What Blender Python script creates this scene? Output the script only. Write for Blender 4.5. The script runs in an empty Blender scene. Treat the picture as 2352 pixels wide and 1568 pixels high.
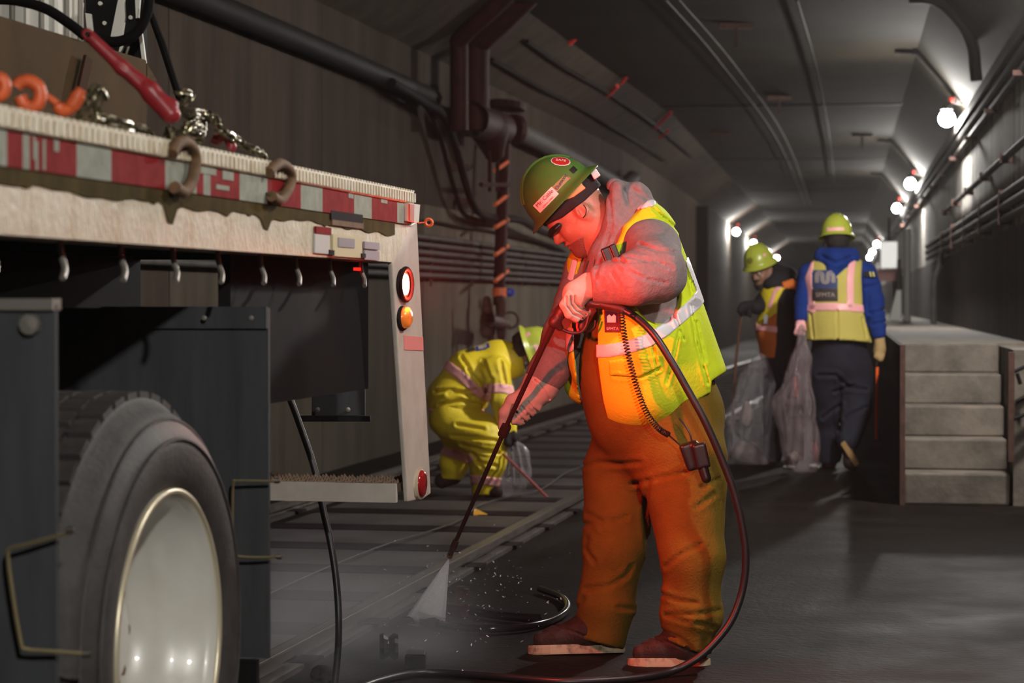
import bpy, math, random
import numpy as np
from mathutils import Vector, Matrix

random.seed(7)
rng = np.random.default_rng(7)
S = bpy.context.scene
COL = S.collection

# ------------------------------------------------------------------ camera
FPX = 5100.0                      # focal length in pixels of the 2352 x 1568 frame
CAM_Z = 1.18
PITCH = math.atan(92.0 / FPX)     # looking slightly down
cam_data = bpy.data.cameras.new('camera')
cam_data.sensor_width = 36.0
cam_data.lens = 36.0 * FPX / 2352.0
cam_data.clip_start = 0.1
cam_data.clip_end = 400
cam_data.dof.use_dof = True
cam_data.dof.focus_distance = 7.35
cam_data.dof.aperture_fstop = 4.5
cam = bpy.data.objects.new('camera', cam_data)
COL.objects.link(cam)
cam.location = (0, 0, CAM_Z)
cam.rotation_euler = (math.pi / 2 - PITCH, 0, 0)
S.camera = cam

# ------------------------------------------------------------------ world, exposure
w = bpy.data.worlds.new('world')
S.world = w
w.use_nodes = True
w.node_tree.nodes['Background'].inputs[0].default_value = (0.20, 0.20, 0.24, 1)
w.node_tree.nodes['Background'].inputs[1].default_value = 0.0
S.view_settings.view_transform = 'Standard'
S.view_settings.look = 'None'
S.view_settings.gamma = 1.0
S.view_settings.use_curve_mapping = False
S.view_settings.exposure = 0.0
try:
    S.cycles.max_bounces = 5
    S.cycles.diffuse_bounces = 2
    S.cycles.use_adaptive_sampling = True
    S.cycles.adaptive_threshold = 0.05
    S.cycles.adaptive_min_samples = 12
    S.cycles.volume_step_rate = 2.0
    S.cycles.volume_max_steps = 64
    S.cycles.glossy_bounces = 2
    S.cycles.transparent_max_bounces = 8
    S.cycles.volume_bounces = 0
    S.cycles.sample_clamp_indirect = 3.0
    S.cycles.use_denoising = True
except Exception:
    pass

TH = math.atan(0.1498)            # heading of the tunnel against the view
CT, ST = math.cos(TH), math.sin(TH)

def T(u, s, z):                   # tunnel frame: u to the right wall, s along, z up
    return Vector((u * CT + s * ST, s * CT - u * ST, z))

def lamp_light(name, loc, power, color, radius):
    d = bpy.data.lights.new(name, 'POINT')
    d.energy = power; d.color = color; d.shadow_soft_size = radius
    o = bpy.data.objects.new(name, d); COL.objects.link(o); o.location = loc
    return o

LAMP_Z = 2.97
LAMP_COL = (1.0, 0.96, 0.90)
LAMP_S = [-0.8, 6.0, 12.2, 22.2, 34.4, 43.4, 70.5, 81.5, 91.5]      # tunnel lamps along the right wall
LAMP_P = [720, 210, 520, 400, 360, 330, 220, 200, 200]
LEFT_LAMP_S = [57.5, 68.5, 92.0]

FWD = np.array((0, math.cos(PITCH), -math.sin(PITCH)))
UPV = np.array((0, math.sin(PITCH), math.cos(PITCH)))
RGT = np.array((1.0, 0, 0))

def P(px, py, Y):                 # the point at depth Y seen at a pixel of the photograph
    d = FWD + RGT * (px - 1176) / FPX - UPV * (py - 784) / FPX
    p = d * (Y / d[1])
    return Vector((p[0], p[1], p[2] + CAM_Z))

def G(px, py, z=0.0):             # the point of a level plane seen at a pixel
    d = FWD + RGT * (px - 1176) / FPX - UPV * (py - 784) / FPX
    p = d * ((z - CAM_Z) / d[2])
    return Vector((p[0], p[1], z))

def pix(p):                       # (N,3) -> pixel coordinates
    q = p - np.array((0, 0, CAM_Z))
    zc = q @ FWD
    return 1176 + FPX * q[:, 0] / zc, 784 - FPX * (q @ UPV) / zc

# ------------------------------------------------------------------ materials
MATS = {}
def mat(name, col, rough=0.6, metal=0.0, col2=None, nscale=8.0, contrast=(0.35, 0.7), bump=0.0, bscale=60.0, spec=0.5,
        rough2=None, stretch=(1, 1, 1), emit=None, estr=0.0, sheen=0.0, coat=0.0, detail=6.0, sss=0.0):
    if name in MATS: return MATS[name]
    m = bpy.data.materials.new(name); m.use_nodes = True
    nt = m.node_tree; N = nt.nodes; L = nt.links
    b = N['Principled BSDF']
    b.inputs['Base Color'].default_value = (*col, 1)
    b.inputs['Roughness'].default_value = rough
    b.inputs['Metallic'].default_value = metal
    b.inputs['Specular IOR Level'].default_value = spec
    if coat: b.inputs['Coat Weight'].default_value = coat
    if sheen: b.inputs['Sheen Weight'].default_value = sheen
    if sss:
        b.inputs['Subsurface Weight'].default_value = sss
        b.inputs['Subsurface Radius'].default_value = (0.012, 0.005, 0.003)
    if emit:
        b.inputs['Emission Color'].default_value = (*emit, 1)
        b.inputs['Emission Strength'].default_value = estr
    tc = None
    if col2 is not None or bump or rough2 is not None:
        tc = N.new('ShaderNodeTexCoord'); mp = N.new('ShaderNodeMapping')
        mp.inputs['Scale'].default_value = stretch
        L.new(tc.outputs['Object'], mp.inputs['Vector'])
    if col2 is not None or rough2 is not None:
        n = N.new('ShaderNodeTexNoise'); n.inputs['Scale'].default_value = nscale; n.inputs['Detail'].default_value = detail
        n.inputs['Roughness'].default_value = 0.62
        L.new(mp.outputs['Vector'], n.inputs['Vector'])
        r = N.new('ShaderNodeValToRGB')
        r.color_ramp.elements[0].position = contrast[0]; r.color_ramp.elements[1].position = contrast[1]
        L.new(n.outputs['Fac'], r.inputs['Fac'])
        if col2 is not None:
            r.color_ramp.elements[0].color = (*col, 1); r.color_ramp.elements[1].color = (*col2, 1)
            L.new(r.outputs['Color'], b.inputs['Base Color'])
        if rough2 is not None:
            mr = N.new('ShaderNodeMapRange'); mr.inputs['To Min'].default_value = rough; mr.inputs['To Max'].default_value = rough2
            mr.inputs['From Min'].default_value = contrast[0]; mr.inputs['From Max'].default_value = contrast[1]
            L.new(n.outputs['Fac'], mr.inputs['Value']); L.new(mr.outputs['Result'], b.inputs['Roughness'])
    if bump:
        n2 = N.new('ShaderNodeTexNoise'); n2.inputs['Scale'].default_value = bscale; n2.inputs['Detail'].default_value = 5
        L.new(mp.outputs['Vector'], n2.inputs['Vector'])
        bp = N.new('ShaderNodeBump'); bp.inputs['Strength'].default_value = bump; bp.inputs['Distance'].default_value = 0.01
        L.new(n2.outputs['Fac'], bp.inputs['Height']); L.new(bp.outputs['Normal'], b.inputs['Normal'])
    MATS[name] = m
    return m

def emission(name, col, strength):
    m = bpy.data.materials.new(name); m.use_nodes = True
    nt = m.node_tree; nt.nodes.remove(nt.nodes['Principled BSDF'])
    e = nt.nodes.new('ShaderNodeEmission'); e.inputs[0].default_value = (*col, 1); e.inputs[1].default_value = strength
    nt.links.new(e.outputs[0], nt.nodes['Material Output'].inputs[0])
    return m

# ------------------------------------------------------------------ objects
def tag(o, label=None, cat=None, group=None, kind=None):
    if label: o['label'] = label
    if cat: o['category'] = cat
    if group: o['group'] = group
    if kind: o['kind'] = kind
    return o

WLOC = {}
def thing(name, loc, label, cat, group=None):
    o = bpy.data.objects.new(name, None); COL.objects.link(o)
    o.location = loc; o.empty_display_size = 0.1
    WLOC[o.name] = Vector(loc)
    return tag(o, label, cat, group)

def link(name, me, m, parent=None):
    o = bpy.data.objects.new(name, me); COL.objects.link(o)
    if m is not None and not me.materials: me.materials.append(m)
    if parent is not None:
        o.parent = parent
        base = WLOC.get(parent.name, Vector((0, 0, 0)))
        o.matrix_parent_inverse = Matrix.Translation(-base)
    return o

def raw(name, v, f, m, parent=None, smooth=False):
    me = bpy.data.meshes.new(name)
    me.from_pydata([tuple(x) for x in v], [], [tuple(x) for x in f])
    me.update()
    if smooth: me.shade_smooth()
    return link(name, me, m, parent)

def frame(axis):
    a = Vector(axis).normalized()
    t = Vector((0, 0, 1)) if abs(a.z) < 0.9 else Vector((1, 0, 0))
    x = t.cross(a).normalized(); y = a.cross(x).normalized()
    return x, y, a

def catmull(pts, n=6, closed=False):
    pts = [Vector(p) for p in pts]
    if len(pts) < 3: return pts
    out = []; N = len(pts)
    rngN = N if closed else N - 1
    for i in range(rngN):
        if closed:
            p0, p1, p2, p3 = pts[(i - 1) % N], pts[i], pts[(i + 1) % N], pts[(i + 2) % N]
        else:
            p0 = pts[max(i - 1, 0)]; p1 = pts[i]; p2 = pts[i + 1]; p3 = pts[min(i + 2, N - 1)]
        for k in range(n):
            t = k / n
            out.append(0.5 * ((2 * p1) + (p2 - p0) * t + (2 * p0 - 5 * p1 + 4 * p2 - p3) * t * t + (3 * p1 - p0 - 3 * p2 + p3) * t ** 3))
    if not closed: out.append(pts[-1])
    return out

class MB:
    def __init__(self): self.v = []; self.f = []
    def add(self, v, f):
        o = len(self.v); self.v += [Vector(x) for x in v]; self.f += [tuple(i + o for i in q) for q in f]; return self
    def obox(self, o, ax, ay, az):
        o, ax, ay, az = Vector(o), Vector(ax), Vector(ay), Vector(az)
        v = [o, o + ax, o + ax + ay, o + ay]; v += [q + az for q in v]
        f = [(0, 3, 2, 1), (4, 5, 6, 7), (0, 1, 5, 4), (1, 2, 6, 5), (2, 3, 7, 6), (3, 0, 4, 7)]
        if ax.cross(ay).dot(az) < 0: f = [q[::-1] for q in f]
        return self.add(v, f)
    def cbox(self, c, hx, hy, hz):            # centre and three half vectors
        c, hx, hy, hz = Vector(c), Vector(hx), Vector(hy), Vector(hz)
        return self.obox(c - hx - hy - hz, hx * 2, hy * 2, hz * 2)
    def tube(self, path, r, n=8, closed=False, caps=True):
        path = [Vector(p) for p in path]; M = len(path)
        rr = r if hasattr(r, '__len__') else [r] * M
        o = len(self.v); prev = None; rings = []
        for i, p in enumerate(path):
            if closed: t = path[(i + 1) % M] - path[(i - 1) % M]
            else: t = path[min(i + 1, M - 1)] - path[max(i - 1, 0)]
            if t.length < 1e-9: t = Vector((0, 0, 1))
            t.normalize()
            if prev is None: x, y, _ = frame(t)
            else:
                x = prev - t * prev.dot(t)
                if x.length < 1e-6: x, y, _ = frame(t)
                x.normalize(); y = t.cross(x)
            prev = x
            self.v += [p + (x * math.cos(2 * math.pi * k / n) + y * math.sin(2 * math.pi * k / n)) * rr[i] for k in range(n)]
        for i in range(M if closed else M - 1):
            a = o + i * n; b = o + ((i + 1) % M) * n
            for k in range(n):
                self.f.append((a + k, a + (k + 1) % n, b + (k + 1) % n, b + k))
        if caps and not closed:
            self.f.append(tuple(o + k for k in range(n))[::-1]); self.f.append(tuple(o + (M - 1) * n + k for k in range(n)))
        return self
    def lathe(self, prof, org, axis, n=32, xs=1.0, ys=1.0, xdir=None):   # prof: (radius, height)
        x, y, a = frame(axis)
        if xdir is not None:
            x = Vector(xdir); x = (x - a * x.dot(a)).normalized(); y = a.cross(x)
        org = Vector(org); o = len(self.v); m = len(prof)
        for (r, h) in prof:
            for k in range(n):
                t = 2 * math.pi * k / n
                self.v.append(org + x * (r * xs * math.cos(t)) + y * (r * ys * math.sin(t)) + a * h)
        for i in range(m - 1):
            for k in range(n):
                A = o + i * n; B = A + n
                self.f.append((A + k, A + (k + 1) % n, B + (k + 1) % n, B + k))
        return self
    def prism(self, pts, vec):               # polygon pulled along a vector
        pts = [Vector(p) for p in pts]; n = len(pts); vec = Vector(vec)
        nrm = Vector((0, 0, 0))
        for i in range(n): nrm += (pts[i] - pts[0]).cross(pts[(i + 1) % n] - pts[0])
        if nrm.dot(vec) > 0: pts = pts[::-1]
        v = pts + [p + vec for p in pts]
        f = [tuple(range(n)), tuple(range(2 * n - 1, n - 1, -1))]
        for i in range(n): f.append((i, i + n, (i + 1) % n + n, (i + 1) % n))
        return self.add(v, f)
    def build(self, name, m, parent=None, smooth=False, bevel=0.0, seg=2):
        o = raw(name, self.v, self.f, m, parent, smooth)
        if bevel:
            b = o.modifiers.new('bevel', 'BEVEL'); b.width = bevel; b.segments = seg; b.limit_method = 'ANGLE'
        if smooth:
            try: o.data.set_sharp_from_angle(angle=math.radians(50))
            except Exception: pass
        return o

def mesh_text(body, size):
    c = bpy.data.curves.new('lettering', 'FONT'); c.body = body; c.size = size; c.extrude = 0.0004
    c.align_x = 'CENTER'; c.align_y = 'CENTER'
    o = bpy.data.objects.new('lettering', c); COL.objects.link(o)
    bpy.context.view_layer.update()
    dg = bpy.context.evaluated_depsgraph_get()
    me = bpy.data.meshes.new_from_object(o.evaluated_get(dg))
    bpy.data.objects.remove(o)
    v = [vv.co.copy() for vv in me.vertices]; f = [tuple(pp.vertices) for pp in me.polygons]
    bpy.data.meshes.remove(me)
    return v, f

# ------------------------------------------------------------------ implicit surfaces (bodies, cloth, bags)
def seg(p, a, b):
    a = np.asarray(a, float); b = np.asarray(b, float)
    ab = b - a; t = np.clip(((p - a) @ ab) / max(ab @ ab, 1e-12), 0, 1)
    return np.linalg.norm(p - a - t[:, None] * ab, axis=1), t
def cone(a, b, ra, rb=None):
    rb = ra if rb is None else rb
    def f(p):
        d, t = seg(p, a, b); return d - (ra + (rb - ra) * t)
    return f
def chain(pts, rs, k=0.02):
    return U(k, *[cone(pts[i], pts[i + 1], rs[i], rs[i + 1]) for i in range(len(pts) - 1)])
def ell(c, r, ax=None):
    c = np.asarray(c, float); r = np.asarray(r, float)
    A = None if ax is None else np.array([np.asarray(x, float) for x in ax])
    def f(p):
        q = p - c
        if A is not None: q = q @ A.T
        k0 = np.linalg.norm(q / r, axis=1); k1 = np.linalg.norm(q / (r * r), axis=1)
        return k0 * (k0 - 1) / np.maximum(k1, 1e-9)
    return f
def rbox(c, h, ax=None, rad=0.005):
    c = np.asarray(c, float); h = np.asarray(h, float) - rad
    A = None if ax is None else np.array([np.asarray(x, float) for x in ax])
    def f(p):
        q = p - c
        if A is not None: q = q @ A.T
        q = np.abs(q) - h
        return np.linalg.norm(np.maximum(q, 0), axis=1) + np.minimum(q.max(axis=1), 0) - rad
    return f
def smin(a, b, k):
    if k <= 0: return np.minimum(a, b)
    h = np.maximum(k - np.abs(a - b), 0) / k
    return np.minimum(a, b) - h * h * k * 0.25
def U(k, *fs):
    def f(p):
        d = fs[0](p)
        for g in fs[1:]: d = smin(d, g(p), k)
        return d
    return f
def cut(a, b, k=0.01): return lambda p: -smin(-a(p), b(p), k)
def both(a, b, k=0.0): return lambda p: -smin(-a(p), -b(p), k)
def grow(a, d): return lambda p: a(p) - d
def half(pt, n):                  # negative on the side against n
    pt = np.asarray(pt, float); n = np.asarray(n, float); n = n / np.linalg.norm(n)
    return lambda p: (p - pt) @ n
def pline2(x, y, pts):            # distance to a polyline in the picture plane
    d = np.full(x.shape, 1e9)
    for (x0, y0), (x1, y1) in zip(pts[:-1], pts[1:]):
        dx, dy = x1 - x0, y1 - y0
        t = np.clip(((x - x0) * dx + (y - y0) * dy) / max(dx * dx + dy * dy, 1e-9), 0, 1)
        d = np.minimum(d, np.hypot(x - x0 - t * dx, y - y0 - t * dy))
    return d
def creased(f, lines, ppm, depth=0.008, width=6.0):
    def g(p):
        d = f(p); near = np.abs(d) < 0.05
        if near.any():
            q = p[near]; x, y = pix(q); add = np.zeros(len(q))
            for ln in lines:
                dd = pline2(x, y, ln)
                add += depth * np.exp(-(dd / width) ** 2) - 0.45 * depth * np.exp(-((dd - 1.9 * width) / (width * 1.1)) ** 2)
            d = d.copy(); d[near] = d[near] + add
        return d
    return g
def rumple(f, amp, freq, seed=0):
    r = np.random.default_rng(seed); D = r.normal(size=(7, 3)); D /= np.linalg.norm(D, axis=1)[:, None]; ph = r.uniform(0, 6.28, 7); fr = freq * r.uniform(0.6, 1.5, 7)
    def g(p):
        w = sum(np.sin((p @ D[i]) * fr[i] + ph[i] + 1.3 * np.sin((p @ D[(i + 1) % 7]) * fr[i] * 0.5)) for i in range(7)) / 4.0
        return f(p) + amp * w
    return g

def surface(f, lo, hi, h):
    lo = np.asarray(lo, float); hi = np.asarray(hi, float)
    C = 4
    n = np.maximum(np.ceil((hi - lo) / (h * C)).astype(int), 2) * C + 1
    xs = [lo[i] + h * np.arange(n[i]) for i in range(3)]
    cx = [x[::C] for x in xs]
    cg = np.stack(np.meshgrid(*cx, indexing='ij'), -1).reshape(-1, 3)
    cv = f(cg).reshape([len(c) for c in cx])
    idx = [np.minimum((np.arange(n[i]) + C // 2) // C, len(cx[i]) - 1) for i in range(3)]
    F = cv[np.ix_(*idx)].copy()
    band = np.abs(F) < h * C * 2.0
    I = np.argwhere(band)
    pts = lo + I * h
    out = np.empty(len(pts))
    for s in range(0, len(pts), 200000): out[s:s + 200000] = f(pts[s:s + 200000])
    F[band] = out
    ins = F < 0
    def sl(a, dx, dy, dz): return a[dx:a.shape[0] - 1 + dx, dy:a.shape[1] - 1 + dy, dz:a.shape[2] - 1 + dz]
    corners = [(i, j, k) for i in (0, 1) for j in (0, 1) for k in (0, 1)]
    cnt = sum(sl(ins, *c).astype(np.int8) for c in corners)
    act = (cnt > 0) & (cnt < 8)
    A = np.argwhere(act)
    if len(A) == 0: return np.zeros((0, 3)), np.zeros((0, 4), int)
    vid = np.full(act.shape, -1, int); vid[act] = np.arange(len(A))
    cvv = np.stack([F[A[:, 0] + c[0], A[:, 1] + c[1], A[:, 2] + c[2]] for c in corners], 1)
    acc = np.zeros((len(A), 3)); num = np.zeros(len(A))
    ca = np.array(corners)
    for i in range(8):
        for j in range(i + 1, 8):
            if np.abs(ca[i] - ca[j]).sum() != 1: continue
            a, b = cvv[:, i], cvv[:, j]
            m = (a < 0) != (b < 0)
            t = a[m] / (a[m] - b[m])
            acc[m] += ca[i] + t[:, None] * (ca[j] - ca[i]); num[m] += 1
    V = lo + (A + acc / num[:, None]) * h
    quads = []
    for ax in range(3):
        a1, a2 = (ax + 1) % 3, (ax + 2) % 3
        s0 = [slice(None)] * 3; s1 = [slice(None)] * 3
        s0[ax] = slice(0, -1); s1[ax] = slice(1, None)
        for q in (a1, a2): s0[q] = slice(1, -1); s1[q] = slice(1, -1)
        i0 = ins[tuple(s0)]; i1 = ins[tuple(s1)]
        for flip, m in ((False, i0 & ~i1), (True, ~i0 & i1)):
            E = np.argwhere(m)
            if len(E) == 0: continue
            E[:, a1] += 1; E[:, a2] += 1
            def cell(d1, d2):
                c = E.copy(); c[:, a1] += d1; c[:, a2] += d2
                return vid[c[:, 0], c[:, 1], c[:, 2]]
            q = np.stack([cell(-1, -1), cell(0, -1), cell(0, 0), cell(-1, 0)], 1)
            quads.append(q[:, ::-1] if flip else q)
    Q = np.concatenate(quads); Q = Q[(Q >= 0).all(1)]
    e = h * 0.4
    for _ in range(2):
        f0 = f(V)
        g = np.stack([f(V + np.eye(3)[i] * e) - f0 for i in range(3)], 1) / e
        st = (f0 / np.maximum((g * g).sum(1), 0.2))[:, None] * g
        ln = np.linalg.norm(st, axis=1); sc = np.minimum(1, h * 0.6 / np.maximum(ln, 1e-9))
        V = V - st * sc[:, None]
    return V, Q

def blob(name, f, lo, hi, h, m, parent=None):
    V, Q = surface(f, lo, hi, h)
    me = bpy.data.meshes.new(name)
    me.vertices.add(len(V)); me.vertices.foreach_set('co', V.astype(np.float32).ravel())
    me.loops.add(len(Q) * 4); me.loops.foreach_set('vertex_index', Q.astype(np.int32).ravel())
    me.polygons.add(len(Q)); me.polygons.foreach_set('loop_start', np.arange(0, len(Q) * 4, 4, dtype=np.int32))
    me.update(calc_edges=True); me.validate()
    me.shade_smooth()
    return link(name, me, m, parent)

def wrap(v, f, org, right, up, sdf, lift, m, name, parent):
    """flat lettering laid onto a curved surface: every vertex slides along the sheet's normal until it meets it"""
    right = Vector(right).normalized(); up = Vector(up); up = (up - right * up.dot(right)).normalized(); nrm = right.cross(up)
    pts = np.array([tuple(Vector(org) + right * q.x + up * q.y) for q in v]); n = np.array(nrm)
    z = np.array([q.z for q in v])
    t = np.full(len(pts), 0.12)
    for _ in range(40):
        d = sdf(pts + t[:, None] * n) - lift
        t -= d * 0.8
    pts = pts + (t + (z > 0) * 0.0006)[:, None] * n
    return raw(name, pts, f, m, parent)
# ------------------------------------------------------------------ the tunnel
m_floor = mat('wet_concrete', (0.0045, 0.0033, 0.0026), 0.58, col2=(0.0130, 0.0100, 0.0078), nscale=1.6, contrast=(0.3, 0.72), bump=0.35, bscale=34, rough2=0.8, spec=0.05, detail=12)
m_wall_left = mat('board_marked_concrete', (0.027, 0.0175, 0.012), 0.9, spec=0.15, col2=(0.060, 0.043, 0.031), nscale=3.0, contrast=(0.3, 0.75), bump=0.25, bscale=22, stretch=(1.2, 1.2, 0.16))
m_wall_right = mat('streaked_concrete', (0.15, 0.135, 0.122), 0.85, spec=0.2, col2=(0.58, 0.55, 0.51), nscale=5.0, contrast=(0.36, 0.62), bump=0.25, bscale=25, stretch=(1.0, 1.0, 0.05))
m_wall_halflit = mat('half_lit_concrete', (0.042, 0.032, 0.023), 0.9, spec=0.12, col2=(0.085, 0.070, 0.052), nscale=3.0, contrast=(0.3, 0.75), bump=0.25, bscale=22, stretch=(1.2, 1.2, 0.16))
m_wall_lit = mat('lit_concrete', (0.085, 0.073, 0.054), 0.9, spec=0.12, col2=(0.16, 0.142, 0.110), nscale=3.0, contrast=(0.3, 0.75), bump=0.25, bscale=22, stretch=(1.2, 1.2, 0.16))
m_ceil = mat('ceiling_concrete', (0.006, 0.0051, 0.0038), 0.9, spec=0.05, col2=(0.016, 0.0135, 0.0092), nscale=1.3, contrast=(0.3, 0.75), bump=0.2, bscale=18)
m_step = mat('worn_step_concrete', (0.06, 0.05, 0.041), 0.85, col2=(0.16, 0.132, 0.105), nscale=4.0, contrast=(0.32, 0.68), bump=0.35, bscale=26)
m_pipe = mat('grey_conduit', (0.045, 0.040, 0.037), 0.7, 0.0, spec=.2, col2=(0.085, 0.077, 0.071), nscale=6)
m_pipe_dark = mat('dark_pipe', (0.008, 0.0065, 0.006), 0.7, 0.0, spec=.12)
m_lower_wall = mat('dark_lower_wall', (0.022, 0.016, 0.014), 0.85, spec=.2, col2=(0.055, 0.043, 0.039), nscale=5.0, contrast=(0.36, 0.62), stretch=(1, 1, .05))
m_pipe_red = mat('red_standpipe', (0.036, 0.007, 0.0065), 0.65, 0.0, spec=.12, col2=(0.018, 0.004, 0.004), nscale=9)
m_black = mat('black_rubber', (0.012, 0.012, 0.013), 0.42)
m_cable = mat('black_cable', (0.004, 0.0035, 0.0035), 0.8, spec=.1)
m_rust = mat('rusty_steel', (0.055, 0.022, 0.018), 0.7, 0.3, col2=(0.10, 0.045, 0.03), nscale=14)
m_orange = mat('orange_tape', (0.85, 0.16, 0.05), 0.4)
m_redtape = mat('red_tape', (0.75, 0.05, 0.04), 0.4)
m_steel = mat('bare_steel', (0.42, 0.40, 0.37), 0.3, 1.0, col2=(0.20, 0.17, 0.14), nscale=30)
m_lamp = emission('lamp_glow', LAMP_COL, 1.0)

def wallX(Y):                      # face of the left wall
    return -4.2 + 0.19 * Y if Y < 30 else -3.0 + 0.1498 * Y
def LW(Y, z, off=0.0):             # a point 'off' in front of the left wall
    k = 0.19 if Y < 30 else 0.1498
    c = 1 / math.hypot(1, k)
    return Vector((wallX(Y) + off * c, Y - off * k * c, z))
def lw_px(px, py, off=0.0):        # on the left wall behind a pixel
    lo, hi = 4.0, 150.0
    for _ in range(50):
        m_ = (lo + hi) / 2
        q = LW(m_, 1, off)
        if 1176 + FPX * q.x / q.y < px: lo = m_
        else: hi = m_
    q = LW(lo, 1, off)
    return LW(lo, P(px, py, q.y).z, off)

CEIL = 3.66; HZL = 3.22; HZR = 3.08
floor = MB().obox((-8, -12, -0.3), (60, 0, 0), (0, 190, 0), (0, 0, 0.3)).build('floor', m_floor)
tag(floor, kind='structure')

# left wall: backing and cast bays with open joints
bk = MB()
ys = [-9, 30, 160]
for y0, y1 in zip(ys[:-1], ys[1:]):
    a, b = LW(y0, 0, -0.03), LW(y1 - 1e-4, 0, -0.03)
    bk.obox(a, b - a, Vector((-0.4, 0.06, 0)), (0, 0, CEIL + 0.2))
wl = bk.build('wall_left', m_cable); tag(wl, kind='structure')
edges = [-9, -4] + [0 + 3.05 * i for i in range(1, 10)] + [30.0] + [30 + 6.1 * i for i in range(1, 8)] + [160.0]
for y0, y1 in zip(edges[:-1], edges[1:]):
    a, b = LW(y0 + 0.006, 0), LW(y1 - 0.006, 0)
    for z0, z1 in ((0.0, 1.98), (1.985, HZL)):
        MB().obox(a + Vector((0, 0, z0)), b - a, Vector((-0.03, 0.004, 0)), (0, 0, z1 - z0)).build('wall_panel', m_wall_left if (z0 > 1 and y0 < 30) or y0 < 12 else (m_wall_halflit if y0 < 18 or z0 > 1 or y0 > 28 else m_wall_lit), wl)  # bay tones carry the light: dark near the truck and above, paler beyond
hb = MB()
for y0, y1 in zip(ys[:-1], ys[1:]):
    a, b = LW(y0, HZL), LW(y1 - 1e-4, HZL)
    a2, b2 = LW(y0, CEIL, 0.7), LW(y1 - 1e-4, CEIL, 0.7)
    hb.add([a, b, b2, a2, a + Vector((-0.3, 0, .44)), b + Vector((-0.3, 0, .44))], [(0, 1, 2, 3), (0, 4, 5, 1), (3, 2, 5, 4), (0, 3, 4), (1, 5, 2)])
tag(hb.build('trim_1', m_wall_left), kind='structure')
# right wall, haunch, ceiling, far end
U_R = 1.177
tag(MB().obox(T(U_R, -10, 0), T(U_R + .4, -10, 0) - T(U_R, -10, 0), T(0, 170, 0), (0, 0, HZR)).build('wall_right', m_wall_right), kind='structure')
tag(MB().obox(T(U_R - .015, -10, 0), T(.015, 0, 0), T(0, 170, 0), (0, 0, 1.70)).build('trim_4', m_lower_wall), kind='structure')  # darker slab over the lower wall, below the conduits
hr = MB(); a0, a1 = T(U_R, -10, HZR), T(U_R, 160, HZR); b0, b1 = T(0.70, -10, CEIL), T(0.70, 160, CEIL); c0, c1 = T(U_R + .4, -10, CEIL), T(U_R + .4, 160, CEIL)
hr.add([a0, a1, b1, b0, c0, c1], [(0, 3, 2, 1), (0, 1, 5, 4), (3, 4, 5, 2), (0, 4, 3), (1, 2, 5)])
tag(hr.build('trim_2', m_ceil), kind='structure')
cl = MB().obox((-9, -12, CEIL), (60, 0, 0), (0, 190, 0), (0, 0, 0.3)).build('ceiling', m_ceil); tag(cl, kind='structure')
for s in [-5, 4.6, 16.2, 28.3, 39.0, 50, 61, 72, 83, 95, 110]:        # construction joints across the ceiling
    MB().obox(T(-6, s, CEIL - 0.012), T(6.9, 0, 0), T(0, 0.10, 0), (0, 0, 0.02)).build('joint_strip', m_pipe_dark, cl)
tag(MB().obox(T(-8, 150, 0), T(14, 0, 0), T(0, .3, 0), (0, 0, CEIL)).build('wall_far', m_wall_left), kind='structure')
tag(MB().obox(T(-8, -9.5, 0), T(14, 0, 0), T(0, -.3, 0), (0, 0, CEIL)).build('wall_near', m_wall_left), kind='structure')

# raised walkway with its flight of steps
wk = MB().obox(T(0.345, 14.34, 0), T(U_R - 0.345, 0, 0), T(0, 130, 0), (0, 0, 0.92)).build('walkway', m_step, None)
wk['kind'] = 'structure'
MB().obox(T(0.315, 13.10, 0.0), T(0.028, 0, 0), T(0, 130, 0), (0, 0, 0.925)).build('side_plate', m_cable, wk)
st = thing('concrete_stairs', T(0.6, 13.1, 0), 'worn concrete flight of five steps up to the raised walkway', 'stairs')
for k in range(5):
    MB().obox(T(0.346, 13.09 + 0.25 * k, 0.184 * k), T(0.60, 0, 0), T(0, 1.25 - 0.25 * k, 0), (0, 0, 0.184)).build('step', m_step, st, bevel=0.012)
p = MB().obox(T(0.318, 13.02, 0), T(0.03, 0, 0), T(0, 0.07, 0), (0, 0, 0.93)).build('corner_angle', m_rust, st)
p = MB().obox(T(0.93, 13.0, 0.26), T(0.034, 0, 0), T(0, 0.05, 0), (0, 0, 0.63)).build('corner_angle', m_rust, st)
tag(MB().obox(T(0.965, 13.09, 0), T(U_R - 0.965, 0, 0), T(0, 1.25, 0), (0, 0, 0.9)).build('trim_3', m_step), kind='structure')
# dark bars standing in for diagonal shadows on the cheek of the steps
shade_bars = thing('cable_bracket_or_shade', T(1.08, 13.06, 0.5), 'dark angled bars in place of shadows on the concrete cheek beside the steps', 'bracket')
for (x0, y0, x1, y1) in ((2330, 853, 2358, 840), (2336, 857, 2344, 882), (2333, 922, 2360, 908), (2328, 962, 2362, 948)):
    MB().tube([P(x0, y0, 12.72), P(x1, y1, 12.72)], 0.012, 6).build('bar', m_pipe_dark, shade_bars)

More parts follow.
